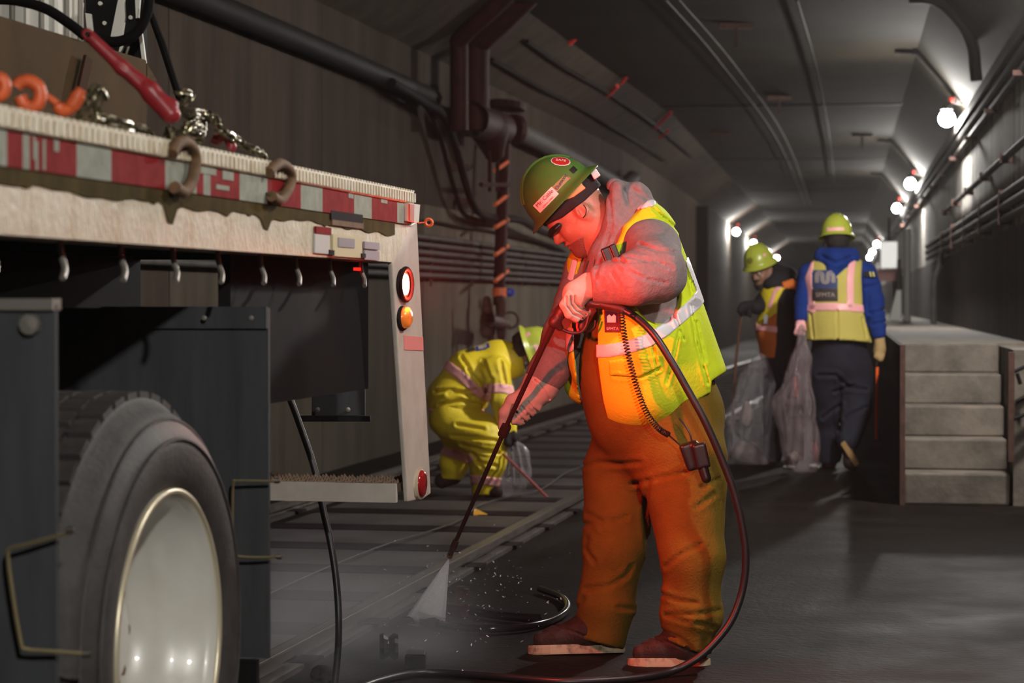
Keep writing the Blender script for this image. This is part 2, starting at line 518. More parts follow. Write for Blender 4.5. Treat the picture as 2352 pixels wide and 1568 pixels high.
# ------------------------------------------------------------------ pipes on the walls
def along_right(u, z, s0, s1, r, n=10): return MB().tube([T(u, s0, z), T(u, (s0 + s1) / 2, z), T(u, s1, z)], r, n)
for i, (u, z, r, lab) in enumerate(((1.132, 2.93, .040, 'fat grey service pipe, topmost of the bundle above the right wall lamps'),
                                    (1.136, 2.80, .036, 'grey service pipe second from the top of the bundle over the walkway'),
                                    (1.142, 2.69, .028, 'slim grey service pipe at the bottom of the bundle over the walkway'))):
    o = along_right(u, z, -8, 140, r).build('service_pipe', m_pipe, smooth=True); tag(o, lab, 'pipe', 'service pipes over the walkway')
tr = thing('cable_tray', T(1.08, 20, 2.86), 'dark cable tray running beside the service pipes above the walkway', 'cable tray')
MB().obox(T(1.07, -8, 2.83), T(0.022, 0, 0), T(0, 148, 0), (0, 0, 0.07)).build('channel', m_pipe_dark, tr)
MB().tube([T(1.08, -8, 2.915), T(1.08, 60, 2.915), T(1.08, 140, 2.915)], .012, 6).build('cable', m_cable, tr)
for s in [6 + 2.9 * i for i in range(22)]:
    MB().obox(T(1.07, s, 2.64), T(0.10, 0, 0), T(0, 0.05, 0), (0, 0, 0.035)).build('support_arm', m_rust, tr)
for i, (u, z, r, lab) in enumerate(((1.125, 2.20, .026, 'lone thin conduit halfway up the right wall'),
                                    (1.115, 1.93, .033, 'upper of the three conduits along the right wall above the walkway'),
                                    (1.115, 1.85, .033, 'middle of the three conduits along the right wall above the walkway'),
                                    (1.115, 1.765, .028, 'lower of the three conduits along the right wall above the walkway'))):
    s1 = 26 if i == 0 else 31
    o = along_right(u, z, -8, s1, r).build('wall_conduit', m_pipe, smooth=True); tag(o, lab, 'conduit', 'conduits along the right wall')
    for s in [9 + 2.4 * k for k in range(8)]:
        MB().cbox(T(u + .015, s, z), T(.05, 0, 0), T(0, .02, 0), (0, 0, r * 1.35)).build('clamp', m_rust, o)
d = MB().tube(catmull([T(1.11, 26.2, 1.75), T(1.09, 26.2, 1.62), T(1.03, 26.2, 1.45), T(1.02, 26.2, 1.2), T(1.02, 26.2, 0.92)]), .035, 8).build('drop_pipe', m_pipe, smooth=True)
tag(d, 'grey bent pipe dropping from the wall conduits to the walkway', 'pipe')
for k, (px, r, m_, lab) in enumerate(((2083, .05, mat('pale_upright', (.30, .28, .26), .6), 'tall pale upright pipe beyond the walkway lamps'), (2064, .025, m_pipe, 'slim upright pipe behind the white board'))):
    b0 = P(px, 737, 29.6 + k * .5)
    tag(MB().tube([(b0.x, b0.y, .92), (b0.x, b0.y, 2.15 if k == 0 else 1.75)], r, 8).build('upright_pipe', m_, smooth=True), lab, 'pipe', 'upright pipes at the far walkway')
# overhead drop pipe at the right haunch
tag(MB().tube(catmull([T(0.50, 18.0, CEIL - .06), T(0.72, 18.0, 3.57), T(0.92, 18.0, 3.38), T(1.00, 18.0, 3.20), T(1.02, 18.0, 3.02), T(1.03, 18.0, 2.93)]), .05, 10).build('haunch_pipe', m_pipe_dark, smooth=True), 'dark bent pipe dropping over the haunch into the pipe bundle', 'pipe')

# ------------------------------------------------------------------ tunnel lamps
lamp_labels = {-0.8: 'round tunnel lamp on the right wall behind the viewpoint', 6.0: 'round tunnel lamp on the right wall beside the truck wheel', 12.2: 'round tunnel lamp on the right wall just before the steps',
               22.2: 'largest glowing round lamp high on the right wall', 34.4: 'second glowing lamp along the right wall from the big one', 43.4: 'third glowing lamp along the right wall, above the blue sleeved worker',
               70.5: 'small distant lamp beside the white board, upper one of three', 81.5: 'small distant lamp in the middle of the three by the white board', 91.5: 'small distant lamp lowest of the three, at the blue shoulder'}
def lamp(c, side, label, power, tint=LAMP_COL):
    t = thing('tunnel_lamp', c, label, 'lamp', 'tunnel lamps')
    R = 0.078
    m = emission('lamp_glow', tint, power / (math.pi * 4 * math.pi * R * R))
    prof = [(R * math.sin(a), -R * math.cos(a)) for a in np.linspace(0.02, math.pi - 0.02, 10)]
    MB().lathe(prof, c, (0, 0, 1), 14).build('globe', m, t, smooth=True)
    MB().lathe([(.0, .13), (.045, .13), (.06, .10), (.06, .085), (.03, .085)], c, (0, 0, 1), 12).build('housing', m_pipe_dark, t)
    MB().tube([Vector(c) + Vector((0, 0, .12)), Vector(c) + side * .05 + Vector((0, 0, .16)), Vector(c) + side * .17 + Vector((0, 0, .14))], .014, 6).build('bracket', m_pipe_dark, t)
    q = Vector(c) + Vector((0.04, -.02, .19))
    MB().lathe([(0, -.03), (.028, -.02), (.032, .01), (0, .03)], q, (0, 0, 1), 8).build('red_marker', m_redtape, t)
RS = T(1, 0, 0)
for s, pw in zip(LAMP_S, LAMP_P):
    lamp(T(0.985, s, LAMP_Z), RS, lamp_labels[s], pw)
for s, lab in zip(LEFT_LAMP_S, ('nearer glowing lamp on the left wall above the stooping worker', 'glowing lamp on the left wall touching the stooping worker hat', 'faint lamp far down the left wall')):
    lamp(T(-2.77, s, LAMP_Z), -RS, lab, 240)
for s, lab in ((22.2, 'dark pipe brace from the ceiling corner to the biggest lamp'), (34.4, 'dark pipe brace over the second lamp'), (43.4, 'dark pipe brace over the third lamp'), (12.2, 'dark pipe brace over the lamp before the steps')):
    o = MB().tube([T(0.48, s, CEIL - .03), T(0.70, s, CEIL - .04), T(1.12, s, HZR + .06)], .035, 8).build('lamp_brace', m_pipe_dark, smooth=True)
    tag(o, lab, 'brace', 'braces over the lamps')
    MB().cbox(T(0.70, s, CEIL - .03), T(.05, 0, 0), T(0, .04, 0), (0, 0, .03)).build('elbow', m_pipe_dark, o)
# ceiling cables and hangers
for i, (pts, lab) in enumerate((([(1530, 0), (1660, 150), (1790, 330), (1850, 470)], 'thin wire slung under the middle of the ceiling'),
                          ([(1560, 0), (1700, 165), (1810, 330), (1862, 470)], 'second thin wire slung under the ceiling beside the first'),
                          ([(1830, 0), (1878, 170), (1905, 320), (1916, 420)], 'dark cable running down the ceiling over the blue sleeved worker'))):
    P3 = []
    for (x, y) in pts:
        z = CEIL - .06; Y = (z - CAM_Z) * FPX / (692 - y); P3.append(P(x, y, Y))
    tag(MB().tube(catmull(P3, 8), .006 if i < 2 else .013, 6).build('ceiling_cable', m_cable if i == 2 else m_pipe, smooth=True), lab, 'cable', 'cables under the ceiling')
for (x, y, lab) in ((1690, 80, 'small red hanger on the ceiling wires nearest the truck'), (1790, 240, 'dark hanger halfway along the ceiling wires'), (1980, 322, 'tee shaped hanger near the second lamp'), (1655, 318, 'dark hanger at the left haunch')):
    z = CEIL; Y = (CEIL - .1 - CAM_Z) * FPX / (692 - y); q = P(x, y, Y)
    t = thing('ceiling_hanger', (q.x, q.y, CEIL), lab, 'hanger', 'ceiling hangers')
    MB().obox((q.x - .15, q.y - .02, CEIL - .05), (.3, 0, 0), (0, .04, 0), (0, 0, .05)).build('plate', m_rust, t)
    MB().tube([(q.x, q.y, CEIL - .05), (q.x, q.y, CEIL - .22)], .014, 6).build('rod', m_rust, t)

# ------------------------------------------------------------------ left wall services
six = []
for k in range(6):
    z = 1.70 - k * 0.0615
    o = MB().tube([LW(10, z, .07), LW(20, z, .07), LW(29.95, z, .07)], .023, 8).build('wall_conduit', m_pipe, smooth=True)
    tag(o, ('topmost', 'second highest', 'third highest', 'third lowest', 'second lowest', 'lowest')[k] + ' of the six parallel conduits along the left wall', 'conduit', 'six conduits along the left wall')
    six.append(o)
for px in (990, 1083, 1200, 1260):
    q = lw_px(px, 660, .05)
    o = MB().obox(q + Vector((-.012, 0, .03 - .42 + .4)), (.024, 0, 0), (0, .02, 0), (0, 0, .40)).build('conduit_strap', m_rust)
    tag(o, {990: 'rusty strap holding the six conduits nearest the truck', 1083: 'rusty strap holding the six conduits left of the standpipe', 1200: 'rusty strap holding the six conduits right of the standpipe', 1260: 'rusty strap holding the six conduits under the green hat'}[px], 'strap', 'straps over the six conduits')
o = MB().tube(catmull([LW(9.5, 2.86, .1), LW(14, 2.86, .1), LW(18.2, 2.84, .1)]), .075, 10).build('black_main_pipe', m_pipe_dark, smooth=True)
tag(o, 'thick black pipe along the upper left wall above the truck', 'pipe')
o = MB().tube(catmull([LW(16.5, 2.80, .18), lw_px(985, 240, .2), lw_px(1015, 262, .2), lw_px(1045, 330, .2), lw_px(1072, 430, .2), lw_px(1095, 482, .2), lw_px(1130, 500, .2), lw_px(1190, 505, .2), lw_px(1240, 530, .2), lw_px(1330, 565, .2)], 6), .035, 8).build('black_cable_loop', m_cable, smooth=True)
tag(o, 'heavy black cable sweeping down the left wall past the standpipe', 'cable')
o = MB().tube(catmull([lw_px(960, 225, .1), lw_px(990, 260, .1), lw_px(1015, 330, .1), lw_px(1040, 420, .1), lw_px(1065, 490, .1), lw_px(1110, 508, .1)], 6), .022, 8).build('thin_cable_loop', m_pipe_dark, smooth=True)
tag(o, 'thinner cable curving beside the heavy black one', 'cable')
o = MB().tube([lw_px(1188, 300, .14), lw_px(1330, 372, .14), lw_px(1430, 430, .14), LW(29.9, 2.84, .14)], .10, 12).build('grey_main_pipe', m_pipe, smooth=True)
tag(o, 'fat grey pipe leaving the standpipe valve behind the green hat', 'pipe')
o = MB().tube(catmull([lw_px(930, 505, .03), lw_px(1000, 510, .03), lw_px(1060, 522, .03), lw_px(1125, 530, .03), lw_px(1180, 545, .03), lw_px(1240, 560, .03), lw_px(1300, 580, .03)], 5), .014, 6).build('drooping_wire', m_cable, smooth=True)
tag(o, 'thin black wire drooping along the left wall above the six conduits', 'wire')
o = MB().tube([lw_px(900, 34, .03), lw_px(1040, 108, .03), lw_px(1121, 156, .03), lw_px(1265, 238, .03), lw_px(1410, 315, .03), lw_px(1500, 372, .03)], .014, 6).build('wall_wire', m_cable)
tag(o, 'taut thin wire along the top of the left wall', 'wire')
for pts, lab in (([(1130, 70), (1250, 145), (1330, 205), (1420, 262), (1530, 345)], 'wavy cable lower on the left haunch'), ([(1210, 38), (1300, 100), (1400, 170), (1500, 245), (1590, 330)], 'wavy cable higher on the left haunch')):
    q3 = []
    for i, (x, y) in enumerate(pts):
        f_ = 0.35 if 'lower' in lab else 0.75
        lo, hi = 8, 60
        for _ in range(40):
            mm = (lo + hi) / 2; q = LW(mm, 1, f_ * .7 + .0)
            if 1176 + FPX * q.x / q.y < x: lo = mm
            else: hi = mm
        q = LW(lo, HZL + f_ * .44 - .035 - .02 * (i % 2), f_ * .7); q3.append(q)
    tag(MB().tube(catmull(q3, 6), .02, 6).build('haunch_cable', m_cable, smooth=True), lab, 'cable', 'cables on the left haunch')
# red tape marks wound round the haunch cables
for i, (x0, y0, x1, y1) in enumerate(((1108, 25, 1136, 0), (1303, 94, 1324, 74), (1392, 215, 1414, 192), (1422, 185, 1436, 168), (1500, 290, 1538, 252), (1512, 312, 1530, 296))):
    lo, hi = 8, 60
    q = None
    def hp(x, y):
        # on the sloping haunch behind the pixel
        lo, hi = 10.0, 60.0
        best = None
        for Y in np.linspace(12, 45, 400):
            p_ = P(x, y, Y); off = (p_.x - wallX(Y))
            zz = HZL + off / .7 * .44
            if best is None or abs(zz - p_.z) < best[0]: best = (abs(zz - p_.z), p_)
        return best[1]
    a, b = hp(x0, y0), hp(x1, y1)
    dn = Vector((.02, -.03, -.03))
    o = MB().tube([a + dn, b + dn], .022, 6).build('red_tape_mark', m_redtape)
    tag(o, ('red reflective band over the big red pipe at the top edge', 'first red reflective band along the left haunch', 'bright red reflective band on the middle of the left haunch', 'faint red reflective band just above the bright one', 'longer red reflective band far along the left haunch', 'short red reflective band under the longest one')[i], 'reflective band', 'red reflective bands on the left haunch')

# standpipe with its valves
sp = thing('standpipe', lw_px(1150, 700, .25), 'dark red standpipe with valves and striped tape on the left wall', 'standpipe')
for dx, r in ((-50, .075), (0, .11)):
    pts = [lw_px(1095 + dx * .8, 300, .3), lw_px(1095 + dx * .8, 120, .3)]
    top = lw_px(1095 + dx * .8, 120, .3)
    pts += [P(1108 + dx, 88, top.y - .05), P(1175 + dx, 25, top.y - .25), P(1260 + dx, -60, top.y - .5)]
    MB().tube(catmull(pts, 6), r, 12).build('riser', m_pipe_red, sp, smooth=True)
q0 = lw_px(1120, 270, .32)
body = U(.05, cone(lw_px(1065, 268, .3), lw_px(1165, 300, .3), .15, .14), cone(lw_px(1125, 300, .3), lw_px(1135, 350, .3), .17, .09), cone(lw_px(1150, 250, .28), lw_px(1185, 300, .28), .09, .11))
blob('valve_body', body, q0 - Vector((.55, .6, .6)), q0 + Vector((.6, .6, .4)), .02, m_pipe_red, sp)
MB().lathe([(0, -.03), (.17, -.03), (.17, .03), (0, .03)], lw_px(1165, 243, .32), (0.1, .1, 1), 16).build('flange', m_pipe_red, sp)
MB().lathe([(0, -.03), (.14, -.03), (.14, .03), (0, .03)], lw_px(1182, 296, .28), (.5, .5, .05), 16).build('flange', m_pipe_red, sp)
MB().tube([lw_px(1160, 330, .25), lw_px(1155, 460, .25), lw_px(1150, 560, .25), lw_px(1146, 700, .25)], .055, 12).build('drain_pipe', m_pipe_red, sp, smooth=True)
for x in (1125, 1143):
    MB().tube([lw_px(x, 340, .3), lw_px(x, 440, .3)], .02, 6).build('valve_stem', m_pipe_red, sp)
MB().tube([lw_px(1105, 424, .3), lw_px(1168, 424, .3)], .022, 6).build('yoke', m_pipe_red, sp)
for (y0, y1) in ((372, 392), (448, 470), (505, 522), (565, 585), (622, 645)):
    a, b = lw_px(1138, y1, .27), lw_px(1166, y0, .27)
    MB().tube([a + Vector((.0, -.06, 0)), b + Vector((0, -.06, 0))], .02, 6).build('tape_stripe', m_orange, sp)
MB().lathe([(.062, -.04), (.064, -.04), (.064, .04), (.062, .04)], lw_px(1147, 671, .25), (0, 0, 1), 12).build('tape_band', m_orange, sp)
q1 = lw_px(1140, 735, .27)
hv = U(.03, cone(lw_px(1118, 690, .27), lw_px(1120, 760, .27), .05, .07), cone(lw_px(1120, 735, .27), lw_px(1165, 745, .27), .06, .05), cone(lw_px(1150, 690, .27), lw_px(1152, 770, .27), .05, .045), cone(lw_px(1128, 760, .27), lw_px(1128, 786, .27), .04, .03))
blob('hose_valve', hv, q1 - Vector((.4, .4, .4)), q1 + Vector((.4, .4, .4)), .016, m_rust, sp)
wc = lw_px(1172, 735, .22)
MB().tube([wc + Vector((.075 * math.cos(a), -.02, .075 * math.sin(a))) for a in np.linspace(0, 2 * math.pi, 16, endpoint=False)], .012, 6, closed=True).build('hand_wheel', m_rust, sp)
bc = lw_px(1171, 671, .26)
m_blue = mat('blue_cap', (0.02, 0.06, 0.55), 0.4)
MB().lathe([(0, -.05), (.035, -.04), (.042, 0), (.035, .04), (0, .05)], bc, (.3, -1, 0), 12).build('blue_cap', m_blue, sp, smooth=True)
# sagging brackets of the black loop
for (x, y) in ((1055, 383), (1068, 463)):
    q = lw_px(x, y, .08); o = MB().cbox(q, (.09, 0, 0), (0, .03, 0), (0, 0, .03)).build('cable_bracket_or_shade', m_rust)
    tag(o, 'rusty bracket %s the heavy black cable on the left wall' % ('clamping the upper run of' if y < 400 else 'clamping the lower bend of'), 'bracket', 'brackets of the heavy black cable')
# dark posts on the far left wall
for x, lab in ((1612, 'dark upright duct on the far left wall behind the vest'), ):
    q = lw_px(x, 560, .12)
    tag(MB().obox((q.x - .12, q.y, .9), (.24, 0, 0), (0, .2, 0), (0, 0, 2.2)).build('wall_duct', m_pipe_dark), lab, 'duct')

# far board and sign on the walkway
m_white = mat('white_board', (0.80, 0.79, 0.76), 0.6)
m_pink = mat('faded_red_sign', (0.42, 0.22, 0.21), 0.7)
t = thing('notice_board', P(2041, 735, 30.5), 'glowing white board hanging beyond the walkway, above a faded red sign', 'board')
a = P(2024, 615, 30.5); b = P(2061, 555, 30.5)
MB().obox((a.x, a.y, a.z), (b.x - a.x, 0, 0), (0, .04, 0), (0, 0, b.z - a.z)).build('board', mat('glowing_white_board', (.8, .79, .74), .6, emit=(1.0, .98, .92), estr=.62), t)  # emission raises the brightness of the board
MB().tube([P(2042, 556, 30.52), P(2042, 500, 30.52)], .015, 6).build('hanging_rod', m_pipe_dark, t)
a = P(2010, 645, 31.0); b = P(2064, 618, 31.0)
tag(MB().obox((a.x, a.y, a.z), (b.x - a.x, 0, 0), (0, .03, 0), (0, 0, b.z - a.z)).build('faded_sign', m_pink), 'faded red sign below the white board', 'sign')
t = MB().prism([P(2042, 736, 29.9), P(2070, 736, 29.9), P(2070, 666, 29.9), P(2060, 666, 29.9)], (0, .05, 0)).build('leaning_panel', m_white)
tag(t, 'white tapering panel standing on the walkway far end', 'panel')
m_dim = mat('grey_post', (0.12, 0.115, 0.11), 0.6)
tag(MB().obox(P(2052, 738, 31.4), (.12, 0, 0), (0, .1, 0), (0, 0, .75)).build('walkway_post', m_dim), 'dark post behind the white tapering panel', 'post')

# ------------------------------------------------------------------ the track
m_rail = mat('rail_steel', (0.20, 0.17, 0.155), 0.45, 0.7, col2=(0.10, 0.085, 0.08), nscale=20, stretch=(1, .2, 1))
m_railtop = mat('rail_running_face', (0.34, 0.31, 0.29), 0.42, 1.0)
m_tie = mat('dark_tie', (0.008, 0.0045, 0.0045), 0.85, spec=.1, col2=(0.018, 0.011, 0.011), nscale=9)
m_slab = mat('track_slab', (0.042, 0.035, 0.034), 0.55, spec=.2, col2=(0.090, 0.078, 0.075), nscale=2.2, rough2=0.6, bump=.2, bscale=30)
K = 0.195; kd = Vector((K, 1, 0)).normalized(); kn = Vector((kd.y, -kd.x, 0))
def RX(x0, Y, z): return Vector((x0 + K * Y, Y, z))
trk = thing('railway_track', RX(-2.85, 12, 0), 'steel rails on dark cross ties, wet, running under the truck', 'track')
def rail_at(x0):
    o = MB(); a = RX(x0, -6, 0); L = kd * 62
    o.obox(a - kn * .065, kn * .13, L, (0, 0, .018)); o.obox(a - kn * .012, kn * .024, L, (0, 0, .05)); o.obox(a - kn * .034 + Vector((0, 0, .042)), kn * .068, L, (0, 0, .026))
    return o.build('rail', m_rail, trk), MB().obox(a - kn * .020 + Vector((0, 0, .0681)), kn * .04, L, (0, 0, .002))
for x0 in (-2.12, -3.66):
    r_, top = rail_at(x0); top.build('running_face', m_railtop, r_)
for k in range(-2, 44):
    Yk = 7.2 + 0.86 * k
    if Yk < 4: continue
    c = RX(-2.89, Yk, 0)
    MB().cbox(c + Vector((0, 0, .005)), kn * .62, kd * .13, (0, 0, .004)).build('tie', m_tie, trk)
    if Yk < 22:
        MB().cbox(c + kd * .43 + Vector((0, 0, .004)), kn * .60, kd * .295, (0, 0, .003)).build('slab_infill', m_slab, trk)
        for x0 in (-2.12, -3.66):
            MB().cbox(RX(x0, Yk, .012), kn * .085, kd * .08, (0, 0, .008)).build('base_plate', m_tie, trk)
o = MB().tube(catmull([G(560, 1392, .03), G(610, 1367, .03), G(670, 1338, .03), G(770, 1295, .03), G(880, 1252, .03), G(1000, 1215, .03), G(1060, 1192, .03), G(1100, 1160, .03), G(1170, 1140, .03), G(1245, 1122, .03), G(1310, 1080, .03), G(1390, 1060, .03)], 6), .0042, 6).build('track_wire', m_pipe, smooth=True)
tag(o, 'thin shiny wire strung between the rails from the truck to the bag', 'wire')
# ------------------------------------------------------------------ the flatbed truck
AL = math.atan(0.195); CA, SA = math.cos(AL), math.sin(AL)
O_T = Vector((-0.687, 4.43, 0)); D_T = Vector((SA, CA, 0)); N_T = Vector((-CA, SA, 0))
def TR(a, b, z): return O_T + D_T * a + N_T * b + Vector((0, 0, z))
def side(px, b=0.0):               # along-truck coordinate of a pixel column on a plane b inside the flank
    k = (px - 1176) / FPX; o = O_T + N_T * b
    return (k * o.y - o.x) / (D_T.x - k * D_T.y)
def SP(px, py, b=0.0):             # point of the flank plane behind a pixel
    a = side(px, b); q = TR(a, b, 0)
    return P(px, py, q.y)
m_bed = mat('weathered_white_aluminium', (0.62, 0.56, 0.42), 0.5, 0.0, col2=(0.46, 0.36, 0.21), nscale=16, contrast=(0.42, 0.72), bump=0.6, bscale=140, stretch=(1, 1, .35))
m_grime = mat('grimy_olive_band', (0.085, 0.062, 0.020), 0.9, spec=.08, col2=(0.045, 0.033, 0.012), nscale=14, stretch=(1, 1, .4))
m_panel = mat('dull_white_panel', (0.60, 0.55, 0.48), 0.5, 0.0, col2=(0.48, 0.43, 0.36), nscale=9)
m_tapered = mat('red_reflective_tape', (0.20, 0.012, 0.014), 0.7, spec=.04, col2=(0.27, 0.025, 0.024), nscale=22)
m_tapewhite = mat('white_reflective_tape', (0.34, 0.36, 0.30), 0.7, spec=.05, col2=(0.25, 0.26, 0.21), nscale=24)
m_tire = mat('tyre_rubber', (0.030, 0.027, 0.026), 0.62, col2=(0.055, 0.050, 0.046), nscale=14, bump=.2, bscale=90)
m_rim = mat('white_wheel_paint', (0.66, 0.65, 0.60), 0.32, col2=(0.58, 0.56, 0.50), nscale=7, coat=.3)
m_rimlip = mat('bare_wheel_lip', (0.62, 0.56, 0.40), 0.35, 0.4)
m_dark = mat('underbody_black', (0.006, 0.006, 0.0065), 0.8, spec=.15)
m_flap = mat('grey_mud_flap', (0.050, 0.054, 0.058), 0.65, spec=.2, col2=(0.034, 0.037, 0.040), nscale=6, stretch=(4, 4, .4))
m_hook = mat('dull_galvanised', (0.27, 0.25, 0.22), 0.45, 0.6)
m_wire = mat('brassy_rod', (0.42, 0.34, 0.18), 0.35, 0.8)
m_ringrust = mat('brown_rust', (0.16, 0.085, 0.035), 0.75, col2=(0.09, 0.05, 0.025), nscale=40)
m_grip = mat('gritty_step_top', (0.36, 0.25, 0.17), 0.8, col2=(0.22, 0.15, 0.10), nscale=60)
m_sticker = mat('faded_sticker', (0.52, 0.50, 0.46), 0.5); m_stickerc = mat('cream_sticker', (0.55, 0.48, 0.28), 0.5); m_stickerg = mat('grey_sticker', (0.24, 0.22, 0.25), 0.5)
m_amber = mat('amber_lens', (0.85, 0.20, 0.03), 0.2, emit=(1.0, 0.22, 0.03), estr=0.25)
m_redlens = mat('red_lens', (0.30, 0.01, 0.015), 0.15)
TAIL_COL = (1.0, 0.055, 0.03); TAIL_W = 26.0
m_tail = emission('tail_lamp_glow', (1.0, .03, .015), 5.0)
m_tailcore = emission('tail_lamp_core', TAIL_COL, 7800.0)

tk = thing('flatbed_truck', TR(0, 1.2, 0), 'flatbed truck with white wheel, grey mud flaps and red white taped bed rail', 'truck')
A0, A1 = -3.2, side(943)
rail = MB().obox(TR(A0, 0, 1.29), D_T * (A1 - A0), N_T * .12, (0, 0, .205)).build('bed_rail', m_bed, tk)
# top lip with its row of bumps
MB().obox(TR(A0, -.012, 1.462), D_T * (A1 - A0), N_T * .13, (0, 0, .036)).build('rail_lip', m_bed, rail, bevel=.004)
kn_ = MB()
for i in range(300):
    a = A1 - .014 - i * .029
    if a < -1.6: break
    kn_.obox(TR(a, -.016, 1.466), D_T * .014, N_T * .008, (0, 0, .026))
    kn_.obox(TR(a, -.012, 1.497), D_T * .014, N_T * .03, (0, 0, .004))
o = kn_.build('tread_bumps', m_bed, rail); o['kind'] = 'stuff'
# band of grime with a ragged lower edge
top, bot = [], []
aa = np.linspace(-1.3, side(905), 120)
for i, a in enumerate(aa):
    drop = 1.372 + .004 * math.sin(i * .31) + .002 * math.sin(i * 1.1) + (.0 if i % 23 else -.006)
    for (c, dd) in ((side(390), .045), (side(610), .03), (side(520), .012)):
        drop -= dd * math.exp(-((a - c) / .028) ** 2)
    if a > 1.2: drop = 1.372 - (a - 1.2) * .012 + .004 * math.sin(i * .8)
    top.append(TR(a, -.003, 1.402)); bot.append(TR(a, -.003, drop))
v = top + bot; n = len(top)
g = MB(); g.add(v, [(i, n + i, n + i + 1, i + 1) for i in range(n - 1)])
o = g.build('grime_band', m_grime, rail)
o.modifiers.new('thick', 'SOLIDIFY').thickness = .0024
# alternating tape
tape = [(-60, 10, 'w'), (10, 46, 'r'), (46, 62, 'w'), (62, 170, 'r'), (170, 250, 'w'), (250, 374, 'r'), (374, 446, 'w'), (446, 462, 'r'), (462, 478, 'w'), (478, 545, 'r'), (545, 609, 'w'), (609, 686, 'r'), (686, 736, 'w'), (736, 809, 'r'), (809, 849, 'w'), (849, 908, 'r'), (908, 940, 'w')]
for x0, x1, c in tape:
    a0, a1 = side(x0), side(x1)
    MB().obox(TR(a0, -.006, 1.402), D_T * (a1 - a0), N_T * .006, (0, 0, .058)).build('reflective_tape', m_tapered if c == 'r' else m_tapewhite, rail)
for (x0, x1, z0, z1) in ((75, 80, 1.403, 1.452), (92, 97, 1.405, 1.458), (118, 128, 1.44, 1.4595), (70, 74, 1.42, 1.4595), (455, 490, 1.446, 1.4595), (490, 520, 1.418, 1.428), (505, 530, 1.441, 1.4595), (870, 884, 1.45, 1.4598), (795, 806, 1.448, 1.4598)):
    a0, a1 = side(x0), side(x1)
    MB().obox(TR(a0, -.0075, z0), D_T * (a1 - a0), N_T * .003, (0, 0, z1 - z0)).build('scuff', m_tapewhite, rail)
# stickers and the dark slot near the tail
def plate(name, x0, y0, x1, y1, m, lift=.006):
    a0, a1 = side(x0), side(x1); z1 = SP((x0 + x1) / 2, y0).z; z0 = SP((x0 + x1) / 2, y1).z
    return MB().obox(TR(a0, -lift, z0), D_T * (a1 - a0), N_T * .005, (0, 0, z1 - z0)).build(name, m, rail)
plate('stake_pocket', 755, 488, 828, 508, m_dark, .007); plate('stake_pocket', 758, 506, 830, 521, m_ringrust, .0065)
plate('sticker', 720, 521, 755, 538, m_tapered, .0075); plate('sticker', 719, 538, 752, 582, m_sticker); plate('sticker', 760, 541, 826, 590, m_stickerc)
plate('sticker', 771, 547, 808, 568, m_stickerg, .0085); plate('sticker', 833, 556, 867, 572, m_stickerg); plate('sticker', 833, 576, 867, 597, m_stickerg)
plate('rivet_plate', 750, 574, 761, 586, m_dark, .009); plate('rivet_plate', 824, 582, 833, 592, m_dark, .009)
# deck and frame under it
MB().obox(TR(A0, .12, 1.41), D_T * (A1 - A0), N_T * 2.28, (0, 0, .06)).build('deck', m_dark, tk)
MB().obox(TR(A0, .75, .86), D_T * (A1 - A0 - .2), N_T * .12, (0, 0, .5)).build('chassis_rail', m_dark, tk)
MB().obox(TR(A0, 1.6, .86), D_T * (A1 - A0 - .2), N_T * .12, (0, 0, .5)).build('chassis_rail', m_dark, tk)
for a in np.arange(-2.4, 1.9, .42):
    MB().obox(TR(a, .12, 1.3), D_T * .06, N_T * 2.1, (0, 0, .12)).build('cross_beam', m_dark, tk)
MB().obox(TR(.70, .10, .93), D_T * 1.25, N_T * .03, (0, 0, .37)).build('side_skirt', m_dark, tk)
MB().obox(TR(A0, 2.3, 1.29), D_T * (A1 - A0), N_T * .12, (0, 0, .205)).build('bed_rail', m_bed, tk)
# rope hooks under the rail
for x in (40, 195, 330, 447, 548, 643, 722, 798, 868):
    a = side(x); q = TR(a, .05, 1.292)
    pts = [q + Vector((0, 0, .0)) + D_T * .008, q + D_T * .012 - Vector((0, 0, .025)), q - D_T * .0 - Vector((0, 0, .052)) - N_T * .012, q - D_T * .03 - Vector((0, 0, .07)) - N_T * .02]
    MB().tube(catmull(pts, 5), .006, 6).build('rope_hook', m_hook, tk, smooth=True)
# tail upright with its lamps
poly = [SP(901, 603), SP(944, 515), SP(958, 508), SP(990, 1133), SP(972, 1146), SP(938, 1152)]
tp = MB().prism(poly, N_T * .014).build('tail_upright', m_panel, tk, bevel=.004)
def oval(px, py, hw, hh, m, name, depth, parent, lift=.0):
    c = SP(px, py, -.004 - lift); q = SP(px + hw, py, -.004 - lift); ru = (q - c).length; rz = SP(px, py - hh, -.004 - lift).z - c.z
    prof = [(0, depth), (.6, depth * .95), (.92, depth * .6), (1.0, 0), (1.0, -.0008 if name == 'lamp_core' else -.01)]
    o_ = MB(); n_ = 20
    for (r, h) in prof:
        for k in range(n_):
            t = 2 * math.pi * k / n_
            o_.v.append(c + D_T * (ru * r * math.cos(t)) + Vector((0, 0, rz * r * math.sin(t))) - N_T * h)
    for i in range(len(prof) - 1):
        for k in range(n_):
            A_ = i * n_; o_.f.append((A_ + k, A_ + n_ + k, A_ + n_ + (k + 1) % n_, A_ + (k + 1) % n_))
    return o_.build(name, m, parent, smooth=True)
oval(927, 653, 14, 37, m_dark, 'lamp_gasket', .004, tp)
tl = oval(930, 653, 10, 32, m_tail, 'tail_lamp', .004, tp, .006)
oc = SP(929, 653, -.004); ow = (SP(942, 653, -.004) - oc).length; oh = SP(929, 617, -.004).z - oc.z
